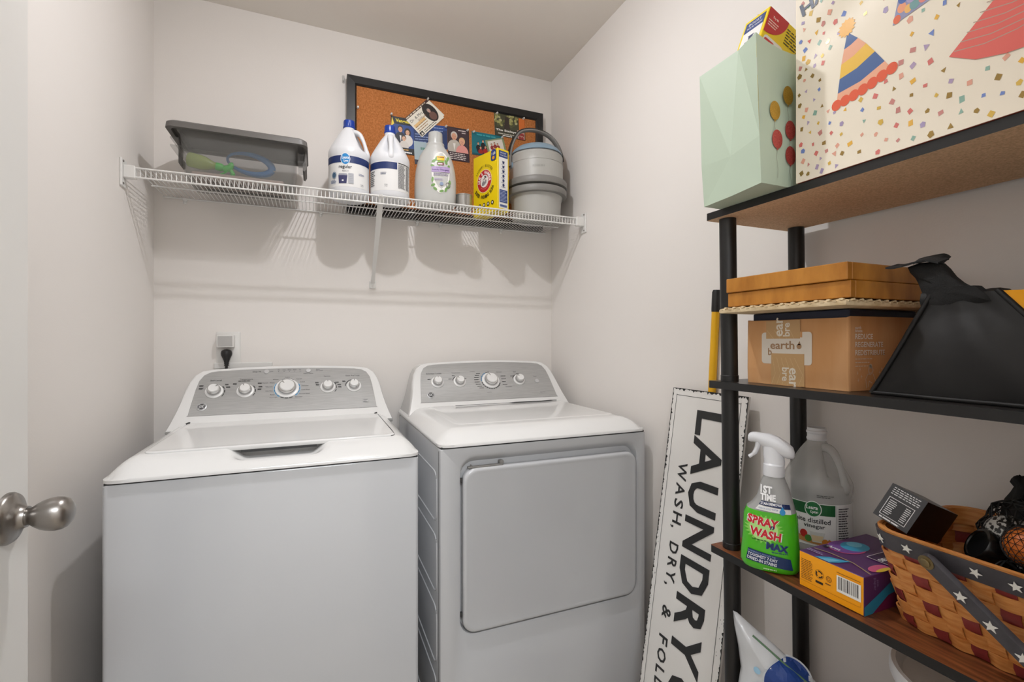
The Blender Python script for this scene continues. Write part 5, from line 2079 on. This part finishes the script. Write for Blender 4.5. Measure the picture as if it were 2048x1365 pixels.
p.text('BLASTERS', .079, .103, .009, 'ffffff', 'C', rot=-PI / 2, bold=.03, w=.042)
p.lines(.004, .012, .034, .022, 2, 'b8a8d0', .4, 4)
p.lines(.060, .150, .085, .160, 2, 'c8bcd4', .4, 3)
p.build('top_print', t)
p = Pr(basis((qx0, qy0, S3), (1, 0, 0), (0, 0, 1)), eps=.0001)
p.poly([(0, 0), (.10, .0), (.16, .061), (.11, .061), (.04, .03), (0, .014)], '2f8fb4')
p.poly([(.02, 0), (.10, 0), (.12, .03), (.06, .022)], '7a1f4c')
p.text('pink', .030, .046, .006, '9a86b4', rot=-PI / 2)
p.text('paper', .022, .046, .006, '9a86b4', rot=-PI / 2)
p.build('end_print', t)

# ---- basket
bk = thing('picnic_basket', 'woven splint picnic basket with slate starred rim and burgundy staves', 'basket', (.905, .33, S3))
BZ0, BZ1 = S3 + .001, S3 + .150


def bper(n, v, off=0.0):
    """n points around the basket at relative height v"""
    a, b, c, e = .838 - .053 * v, .995 + .027 * v, .190 - .020 * v, .460 + .003 * v
    pts = rrect(a - off, b + off, c - off, e + off, .036 + off, 12)
    pts = [V((x, y, 0)) for x, y in pts]
    L = [0]
    for i in range(len(pts)):
        L.append(L[-1] + (pts[(i + 1) % len(pts)] - pts[i]).length)
    out = []
    for k in range(n):
        s_ = L[-1] * k / n
        j = max(i for i in range(len(pts)) if L[i] <= s_ + 1e-9)
        q = (s_ - L[j]) / (L[j + 1] - L[j])
        out.append(pts[j].lerp(pts[(j + 1) % len(pts)], q))
    return out


def bnorm(P):
    n = len(P)
    return [((P[(i + 1) % n] - P[i - 1]).cross(V((0, 0, 1)))).normalized() for i in range(n)]


NS, SUB = 38, 6
NPT = NS * SUB
rows = 7
for r in range(rows):
    vc = (r + .5) / (rows + .9)
    hh = .0098
    rings = [[], [], [], []]
    P0 = bper(NPT, vc)
    N0 = bnorm(P0)
    for i in range(NPT):
        ph = math.cos(PI * (i / SUB) + PI * r)
        o_ = .0034 * ph
        zc = BZ0 + (BZ1 - BZ0) * vc
        sl = .0034
        base_ = P0[i] + N0[i] * o_
        for k, (dd, zz) in enumerate(((-.0010, -hh), (.0012, -hh), (.0012, hh), (-.0010, hh))):
            rings[k].append(V((base_.x + N0[i].x * (dd + sl * zz / hh), base_.y + N0[i].y * (dd + sl * zz / hh), zc + zz)))
    bm = BM()
    cols2 = [[rings[k][i] for k in range(4)] for i in range(NPT)]
    cols2.append(cols2[0])
    loft(bm, cols2, False, False)
    bmesh.ops.remove_doubles(bm, verts=bm.verts[:], dist=1e-6)
    bmesh.ops.recalc_face_normals(bm, faces=bm.faces[:])
    obj('weaver', bm, TAN, bk, smooth=60)
lv = 15
Pl = [bper(NPT, j / (lv - 1)) for j in range(lv)]
Nl = [bnorm(q) for q in Pl]
for s_ in range(NS):
    c = s_ * SUB
    bm = BM()
    rr = []
    for j in range(lv):
        v = j / (lv - 1)
        a = Pl[j][(c - 2) % NPT].lerp(Pl[j][(c - 3) % NPT], .4)
        b = Pl[j][(c + 2) % NPT].lerp(Pl[j][(c + 3) % NPT], .4)
        n = Nl[j][c]
        o_ = -.0030 * math.cos(PI * (s_ + v * (rows + .9) - .5)) * (1 if v < .9 else 0)
        z = V((0, 0, BZ0 + (BZ1 - BZ0) * v))
        rr.append([a + n * (o_ + .0008) + z, b + n * (o_ + .0008) + z, b + n * (o_ - .0008) + z, a + n * (o_ - .0008) + z])
    loft(bm, rr)
    bmesh.ops.recalc_face_normals(bm, faces=bm.faces[:])
    obj('stave', bm, BURG if s_ % 2 else TAN, bk, smooth=50)
# base and rims
bm = BM()
P0 = bper(72, 0, -.004)
loft(bm, [[V((q.x, q.y, S3)) for q in P0], [V((q.x, q.y, S3 + .005)) for q in P0]])
obj('basket_floor', bm, TAN, bk)


def rimband(z0, z1, o0, o1, m, name):
    v0, v1 = (z0 - BZ0) / (BZ1 - BZ0), (z1 - BZ0) / (BZ1 - BZ0)
    bm = BM()
    A = [V((q.x, q.y, z0)) for q in bper(96, v0, o0)]
    B = [V((q.x, q.y, z0)) for q in bper(96, v0, o1)]
    C_ = [V((q.x, q.y, z1)) for q in bper(96, v1, o1)]
    D_ = [V((q.x, q.y, z1)) for q in bper(96, v1, o0)]
    loft(bm, [A, B, C_, D_, A], False, False)
    bmesh.ops.remove_doubles(bm, verts=bm.verts[:], dist=1e-6)
    bmesh.ops.recalc_face_normals(bm, faces=bm.faces[:])
    return obj(name, bm, m, bk, smooth=40)


rimband(BZ1 - .027, BZ1 - .001, .0035, .0065, SLATE, 'rim_band')
rimband(BZ1 - .024, BZ1 + .002, -.006, -.002, TAN, 'inner_rim')
rimband(BZ1 - .002, BZ1 + .003, -.002, .0035, TAN, 'rim_lashing')


def starpts(cx, cy, r, rot=0):
    return [(cx + (r if k % 2 == 0 else r * .42) * math.sin(2 * PI * k / 10 + rot), cy + (r if k % 2 == 0 else r * .42) * math.cos(2 * PI * k / 10 + rot)) for k in range(10)]


STARW = mat('star_white', 'e9e6de', .5)
bm = BM()
PR = bper(240, .92, .0065)
NR = bnorm(PR)
for k in range(0, 240, 9):
    c, n = PR[k], NR[k]
    ex = V((0, 0, 1)).cross(n).normalized()
    pts = starpts(0, 0, .0072, .15 + .3 * math.sin(k))
    o_ = V((c.x, c.y, BZ1 - .014)) + n * .0004
    if abs(c.y - .372) < .020 and c.x < .9:
        continue
    up_ = (V((0, 0, 1)) + n * .30).normalized()
    lo = [o_ + ex * a + up_ * b for a, b in pts]
    hi = [q + n * .0012 for q in lo]
    loft(bm, [lo, hi])
obj('rim_stars', bm, STARW, bk)['kind'] = 'stuff'
# swing handle hanging down the front side
bm = BM()
hA, hB = V((.7745, .382, .909)), V((.7905, .232, .7845))
dr = (hB - hA).normalized()
nrm = V((-1, 0, -.30))
nrm = (nrm - dr * nrm.dot(dr)).normalized()
sv = dr.cross(nrm).normalized()
rings = []
for q, ww in ((-.045, .004), (-.03, .009), (0, .0115), (.3, .0115), (1.0, .0115)):
    c = hA.lerp(hB, q)
    rings.append([c + sv * ww + nrm * .001, c + sv * ww * .8 + nrm * .005, c - sv * ww * .8 + nrm * .005, c - sv * ww + nrm * .001, c - sv * ww - nrm * .002, c + sv * ww - nrm * .002])
loft(bm, rings)
bmesh.ops.recalc_face_normals(bm, faces=bm.faces[:])
hb = obj('swing_handle', bm, SLATE, bk, smooth=30)
bm = BM()
for k in range(5):
    c = hA.lerp(hB, .24 + .19 * k) + nrm * .0052
    lo = [c + sv * a - dr * b for a, b in starpts(0, 0, .0080, .4)]
    loft(bm, [lo, [q + nrm * .0010 for q in lo]])
bmesh.ops.recalc_face_normals(bm, faces=bm.faces[:])
obj('handle_stars', bm, STARW, hb)['kind'] = 'stuff'
bm = BM()
lathe(bm, [(0, 0), (.0095, 0), (.0095, .0015), (.006, .0018), (.006, .0035), (.0045, .0045), (0, .0045)], seg=24, M=Matrix.Translation(hA + nrm * .0045) @ nrm.to_track_quat('Z', 'Y').to_matrix().to_4x4())
obj('handle_rivet', bm, mat('aged_brass', '8a7a58', .35, .9), hb, smooth=35)

# ---- things in the basket
Rv = V((math.cos(math.radians(22.5)), -math.sin(math.radians(22.5)), 0))
Fv = V((math.sin(math.radians(22.5)), math.cos(math.radians(22.5)), 0))
Z1 = V((0, 0, 1))
o0 = V((.8189, .4495, .9921))       # upper corner of the printed end
exv = V((.0271, -.9417, -.3353)).normalized()
eyv = V((-.3583, .3040, -.8827)).normalized()
ez = V((.9332, .1440, -.3292)).normalized()
bw, bh, bd = .0475, .0555, .125
t = thing('black_carton', 'black product carton with white printed end tilted out of the basket', 'box', tuple(o0))
bm = BM()
cn = [o0, o0 + exv * bw, o0 + exv * bw + eyv * bh, o0 + eyv * bh]
loft(bm, [cn, [q + ez * bd for q in cn]])
bmesh.ops.recalc_face_normals(bm, faces=bm.faces[:])
obj('carton', bm, mat('black_card', '151515', .3), t)
nn_ = -ez
org = cn[3]
fnp = lambda x, y, d_: org + exv * x - eyv * y + nn_ * d_
p = Pr(fnp, eps=.0001)
p.rect(0, 0, bw, bh, '38383a')
p.lines(.005, .040, bw - .003, .053, 4, 'd0d0d0', .4, 8)
p.rect(.006, .006, .041, .036, 'd8d8d8')
p.rect(.0068, .0068, .0402, .0352, '2c2c2e')
p.lines(.009, .009, .020, .033, 8, 'd0d0d0', .4, 2)
p.lines(.031, .009, .039, .033, 8, 'd0d0d0', .4, 1)
p.lines(.008, .001, .036, .0045, 1, 'd8d8d8', .6, 3)
p.build('end_print', t)
s2 = exv
fnp2 = lambda x, y, d_: cn[2] + ez * x - eyv * y + exv * d_
p = Pr(fnp2, eps=.0001)
p.line([(.05, .008), (.09, .008), (.105, .045), (.06, .045), (.05, .008)], .0006, '55555a')
p.line([(.03, .030), (.04, .044), (.046, .040), (.038, .028), (.03, .030)], .0007, '55555a')
p.build('side_print', t)

t = thing('black_jar', 'round black lidded jar lying in the basket beside the black carton', 'jar', (.86, .40, .93))
jd = (Fv * .3 - Rv * .75 + Z1 * .45).normalized()
Mj = Matrix.Translation((.866, .352, .918)) @ jd.to_track_quat('Z', 'Y').to_matrix().to_4x4()
bm = BM()
lathe(bm, [(0, -.05), (.021, -.05), (.022, -.046), (.022, .0), (.0235, .001), (.0240, .004), (.0240, .018), (.0225, .0205), (.019, .021), (.018, .0195), (0, .0195)], seg=36, M=Mj)
obj('jar_body', bm, mat('gloss_black', '131313', .25), t, smooth=35)


def blob(c, r, seg=3, sc_=(1, 1, 1), jit_=0.0):
    bm = BM()
    bmesh.ops.create_icosphere(bm, subdivisions=seg, radius=r)
    for v in bm.verts:
        n = v.co.normalized()
        k = 1 + jit_ * (math.sin(9 * n.x + 2) * math.sin(7 * n.y + 1) + .6 * math.sin(13 * n.z + 5 * n.x))
        v.co = V((v.co.x * sc_[0] * k, v.co.y * sc_[1] * k, v.co.z * sc_[2] * k)) + V(c)
    return bm


t = thing('orange_ball', 'orange ball wrapped in black netting at the basket\'s right', 'ball', (.835, .300, .945))
bc = V((.845, .308, .945))
obj('ball_surface', blob(bc, .0255), mat('orange_plastic', 'cc6a1e', .45), t, smooth=180)
bm = blob(bc, .0268, 3)
NETB = mat('black_net', '0f0f0f', .6)
o = obj('ball_net', bm, NETB, t)
o['kind'] = 'stuff'
wm = o.modifiers.new('net', 'WIREFRAME')
wm.thickness = .0013
wm.use_even_offset = False
t = thing('net_sack', 'black mesh drawstring sack with patterned pale balls heaped in the basket', 'bag', (.92, .33, .90))
bm = blob((.925, .300, .925), .070, 4, (1.1, 1.25, .86), .05)
for v in bm.verts:     # pull the knotted neck up
    d_ = v.co - V((.925, .300, .925))
    k = max(0, d_.z / .06)
    v.co += V((.0, .022, .012)) * k ** 3
netm = obj('net_skin', bm, NETB, t)
netm['kind'] = 'stuff'
wm = netm.modifiers.new('net', 'WIREFRAME')
wm.thickness = .0022
wm.use_even_offset = False
WB = mat('patterned_ball', 'c4c4c0', .4, noise=(160, '1c1c1c'), ramp=(.47, .5))
for c, r in (((.890, .345, .940), .027), ((.880, .318, .918), .022)):
    obj('patterned_ball', blob(c, r), WB, t, smooth=180)
bm = blob((.955, .295, .937), .058, 4, (.85, 1.2, .92), .07)
obj('dark_filling', bm, mat('black_cloth', '121212', .9, bump=(60, .6)), t, smooth=60)
bm = BM()
rings = []
for z, r in ((.945, .050), (.965, .042), (.980, .031), (.992, .019), (1.000, .012), (1.006, .013), (1.011, .009), (1.013, .003)):
    k = (z - .945) / .068
    rings.append([(.948 - .006 * k + r * (1 + .12 * math.sin(5 * a)) * math.cos(a), .318 + .036 * k + r * (1 + .12 * math.cos(4 * a)) * math.sin(a), z + .003 * math.sin(3 * a)) for a in [2 * PI * i / 28 for i in range(28)]])
loft(bm, rings)
obj('knotted_neck', bm, mat('black_cloth', '121212', .9), t, smooth=60)
bm = BM()
for k in range(9):
    a = rnd.uniform(0, 6)
    p0 = V((.86 + rnd.uniform(-.02, .03), .31 + rnd.uniform(-.03, .05), .905))
    tube(bm, spline([p0, p0 + V((.01 * math.cos(a), .02 * math.sin(a), .012)), p0 + V((.03 * math.cos(a), .03 * math.sin(a), .004))], 4), .0013, 5)
o = obj('loose_cord', bm, NETB, t)
for i, (c, r, cc) in enumerate((((.845, .268, .922), .014, 'e8e4dc'), ((.83, .283, .915), .009, 'd85a28'))):
    bm = blob(c, r, 2)
    tag(obj('small_ball', bm, ink(cc), smooth=180), ('small white ball' if i == 0 else 'tiny red-orange ball') + ' under the net at the basket\'s edge', 'ball')

# ------------------------------------------------------------------ bottom visible shelf
S4 = .4265
t = thing('detergent_pouch', 'crumpled white detergent pouch with a round blue logo under the third shelf', 'pouch', (.83, .66, S4))
pn = V((-.77, -.64, .10)).normalized()
pe = V((.64, -.77, 0)).normalized()
pu = pe.cross(-pn).normalized()
if pu.z < 0:
    pu = -pu
po_ = V((.815, .655, S4))
# outline in the pouch plane: (along pe, up)
ol = [(-.075, .004), (-.060, .0), (.075, .0), (.110, .004), (.125, .03), (.128, .085), (.104, .118), (.072, .142), (.038, .165), (.002, .190), (-.034, .213), (-.062, .232), (-.070, .234),
      (-.067, .205), (-.060, .17), (-.055, .13), (-.062, .08), (-.075, .04)]
cen = (.022, .105)
ol2 = []
for i_ in range(len(ol)):
    p_, q_ = ol[i_], ol[(i_ + 1) % len(ol)]
    for k in range(4):
        ol2.append((p_[0] + (q_[0] - p_[0]) * k / 4, p_[1] + (q_[1] - p_[1]) * k / 4))
HT = ((0, .036), (.2, .036), (.5, .033), (.78, .024), (.93, .011), (1.0, 0))


def crump(a, b):
    return .0016 * math.sin(70 * a + 45 * b) + .0013 * math.sin(-50 * a + 95 * b + 1) + .0009 * math.sin(150 * a - 60 * b)


def pheight(a, b):
    dx, dy = a - cen[0], b - cen[1]
    if abs(dx) + abs(dy) < 1e-6:
        return .036 + crump(a, b)
    best_ = 1e9
    for p_, q_ in zip(ol, ol[1:] + ol[:1]):
        ex_, ey_ = q_[0] - p_[0], q_[1] - p_[1]
        den = dx * ey_ - dy * ex_
        if abs(den) < 1e-12:
            continue
        tt = ((p_[0] - cen[0]) * ey_ - (p_[1] - cen[1]) * ex_) / den
        uu = ((p_[0] - cen[0]) * dy - (p_[1] - cen[1]) * dx) / den
        if tt > 0 and -1e-6 <= uu <= 1 + 1e-6:
            best_ = min(best_, tt)
    g = min(1.0, 1 / best_)
    for (g0, h0), (g1, h1) in zip(HT, HT[1:]):
        if g <= g1:
            return h0 + (h1 - h0) * (g - g0) / (g1 - g0) + crump(a, b) * (1 if g < .96 else 0)
    return 0


bm = BM()
rings = []
for s_ in (1, .96, .93, .86, .78, .68, .58, .5, .35, .2, .05):
    rg = []
    for a, b in ol2:
        a_, b_ = cen[0] + (a - cen[0]) * s_, cen[1] + (b - cen[1]) * s_
        rg.append(po_ + pe * a_ + pu * b_ + pn * (pheight(a_, b_) if s_ < 1 else 0))
    rings.append(rg)
loft(bm, rings, False, True)
rings = []
for s_, dd in ((1, .000), (.9, -.012), (.5, -.028)):
    rings.append([po_ + pe * (cen[0] + (a - cen[0]) * s_) + pu * (cen[1] + (b - cen[1]) * s_) + pn * dd for a, b in ol2])
loft(bm, rings, False, True)
bmesh.ops.remove_doubles(bm, verts=bm.verts[:], dist=1e-5)
bmesh.ops.recalc_face_normals(bm, faces=bm.faces[:])
obj('pouch_body', bm, mat('pouch_film', 'd6d8da', .18, alpha=.93, bump=(22, .5)), t, smooth=80)
p = Pr(lambda a, b, d_: po_ + pe * a + pu * b + pn * (pheight(a, b) + d_), .006, eps=.0003, base=.0012, ystep=.006)
lx, ly = .026, .134
p.ell(lx, ly, .043, .043, 'c8ccd0', 36)
p.ell(lx, ly, .040, .040, '1c3f86', 36)
p.text('all', lx, ly - .026, .036, 'f2d21c', bold=.06, w=.058, shear=.15)
for a, b, r in ((-.022, .118, .009), (-.014, .092, .006), (-.026, .146, .006)):
    p.ell(a, b, r, r, '9cc4dc', 16)
p.build('logo_print', t)
bm = BM()
tube(bm, [po_ + pe * a + pu * b + pn * pheight(a, b) for a, b in ((-.034, .203), (-.008, .186), (.024, .164), (.050, .147), (.080, .126))], .0022, 6)
obj('zip_seal', bm, mat('green_zip', '5a7a5c', .4), t)

t = thing('lidded_tub', 'white plastic tub with recessed lid and raised grip, low at the right', 'tub', (.925, .395, S4))
tx, ty, R_ = .930, .385, .112
bm = BM()
lathe(bm, [(0, 0), (.096, 0), (.100, .004), (.108, .24), (.110, .25), (0, .25)], tx, ty, S4, 48)
obj('tub_body', bm, HDPE, t, smooth=40)
bm = BM()
lathe(bm, [(.108, .246), (.114, .247), (.1155, .252), (.1155, .264), (.113, .268), (.107, .268), (.103, .262), (.098, .254), (.09, .252), (0, .252)], tx, ty, S4, 48)
ld = obj('tub_lid', bm, HDPE, t, smooth=40)
bm = BM()
box(bm, tx - .065, tx + .065, ty - .02, ty + .02, S4 + .252, S4 + .270, bev=.008, seg=2)
obj('lid_grip', bm, HDPE, ld, smooth=40)

# ------------------------------------------------------------------ pole and sign against the right wall
t = thing('broom_pole', 'yellow pole with a black end leaning behind the sign', 'pole', (.955, 1.035, 0))
pa, pb = V((1.0285, 1.080, .0)), V((1.0285, .9998, 1.352))
bm = BM()
tube(bm, [pa, pa.lerp(pb, .958)], .0105, 16)
obj('pole_shaft', bm, YELPOLE, t, smooth=50)
bm = BM()
tube(bm, [pa.lerp(pb, .955), pa.lerp(pb, .96), pa.lerp(pb, .995), pa.lerp(pb, 1.0)], [.0112, .0116, .0116, .009], 16)
obj('end_cap', bm, BLACKP, t, smooth=50)

ev = V((-.145, 0, -.98943))
TL = V((1.0115, 1.151, 1.0687))
LEN, WID = 1.080, .2725
t = thing('laundry_sign', 'tall white enamel sign with black lettering leaning on the right wall', 'sign', (.855, 1.015, 0))
exs = V((0, -1, 0))
nS = ev.cross(exs)
if nS.x > 0:
    nS = -nS
nS.normalize()
# print frame: x = reading direction (down the sign), y = letter-up (to the right)
sf = lambda x, y, d_: TL + ev * x + exs * y + nS * d_
bm = BM()
pts = []
loft(bm, [[sf(0, 0, -.006), sf(LEN, 0, -.006), sf(LEN, WID, -.006), sf(0, WID, -.006)], [sf(0, 0, 0), sf(LEN, 0, 0), sf(LEN, WID, 0), sf(0, WID, 0)]])
bmesh.ops.recalc_face_normals(bm, faces=bm.faces[:])
obj('sign_plate', bm, SIGNW, t)


def letterbox(ch, x0, x1, y0, y1, bold=.03):
    vs, fs = text_mesh(ch, bold, 0)
    a0, a1 = min(v[0] for v in vs), max(v[0] for v in vs)
    b0, b1_ = min(v[1] for v in vs), max(v[1] for v in vs)
    return [(x0 + (v[0] - a0) / (a1 - a0) * (x1 - x0), y0 + (v[1] - b0) / (b1_ - b0) * (y1 - y0)) for v in vs], fs


def letter3d(ch, x0, x1, y0, y1, d_, bold=.03):
    vs, fs = letterbox(ch, x0, x1, y0, y1, bold)
    bm = BM()
    vv = [bm.verts.new(sf(a, b, .0002)) for a, b in vs]
    for f in fs:
        try:
            bm.faces.new([vv[i] for i in f])
        except ValueError:
            pass
    r = bmesh.ops.extrude_face_region(bm, geom=bm.faces[:])
    bmesh.ops.translate(bm, vec=nS * d_, verts=[e for e in r['geom'] if isinstance(e, bmesh.types.BMVert)])
    bmesh.ops.recalc_face_normals(bm, faces=bm.faces[:])
    obj('letter', bm, SIGNB, t)


for ch, a, b in (('L', .055, .124), ('A', .127, .236), ('U', .247, .331), ('N', .349, .437), ('D', .459, .543), ('R', .560, .643), ('Y', .641, .742), ('C', .765, .850), ('O', .858, .960), ('.', .970, .992)):
    hgt = .024 if ch == '.' else 0
    letter3d(ch, a, b, .107, .209 if not hgt else .107 + hgt, .0018, .022)
sub = (('W', .212, .262), ('A', .272, .306), ('S', .317, .341), ('H', .354, .386), (',', .394, .401), ('D', .440, .470), ('R', .484, .510), ('Y', .517, .548), (',', .556, .563),
       ('&', .618, .652), ('F', .700, .722), ('O', .735, .772), ('L', .785, .806), ('D', .818, .848))
for ch, a, b in sub:
    if ch == ',':
        letter3d(ch, a, b, .052, .064, .0012, .01)
    else:
        letter3d(ch, a, b, .058, .092, .0012, .01)
p = Pr(sf, eps=.0001)
i0 = .0175
p.line([(i0, i0), (LEN - i0, i0)], .0014, '262626')
p.line([(i0, WID - i0 - .004), (LEN - i0, WID - i0 - .004)], .0014, '262626')
p.line([(i0 + .003, i0), (i0 + .003, WID - i0 - .004)], .0014, '262626')
p.line([(LEN - i0, i0), (LEN - i0, WID - i0 - .004)], .0014, '262626')


def rough(edge, L):
    pts = []
    x = 0
    while x < L:
        x += rnd.uniform(.0015, .006)
        w_ = rnd.choice((.0008, .0014, .002, .003, .0045)) * (2.0 if rnd.random() < .10 else 1)
        pts.append((min(x, L), w_))
    poly = [(0, 0)] + pts + [(L, 0)]
    for a, b in zip(poly, poly[1:]):
        q = [(a[0], 0), (b[0], 0), (b[0], max(b[1], .0005)), (a[0], max(a[1], .0005))]
        if edge == 'l':
            p.poly(q, '1f1e1d')
        elif edge == 'r':
            p.poly([(x_, WID - y_) for x_, y_ in q], '1f1e1d')
        elif edge == 't':
            p.poly([(y_ * 1.5, x_) for x_, y_ in q], '1f1e1d')
        else:
            p.poly([(LEN - y_, x_) for x_, y_ in q], '1f1e1d')


rough('l', LEN)
rough('r', LEN)
rough('t', WID)
rough('b', WID)
for k in range(90):
    x, y = rnd.uniform(0, LEN), rnd.choice((rnd.uniform(.002, .012), WID - rnd.uniform(.002, .016), WID - rnd.uniform(.002, .016)))
    r = rnd.uniform(.0004, .0012)
    p.ell(x, y, r * rnd.uniform(1, 2.5), r, '2a2826', 6)
p.build('sign_border', t)
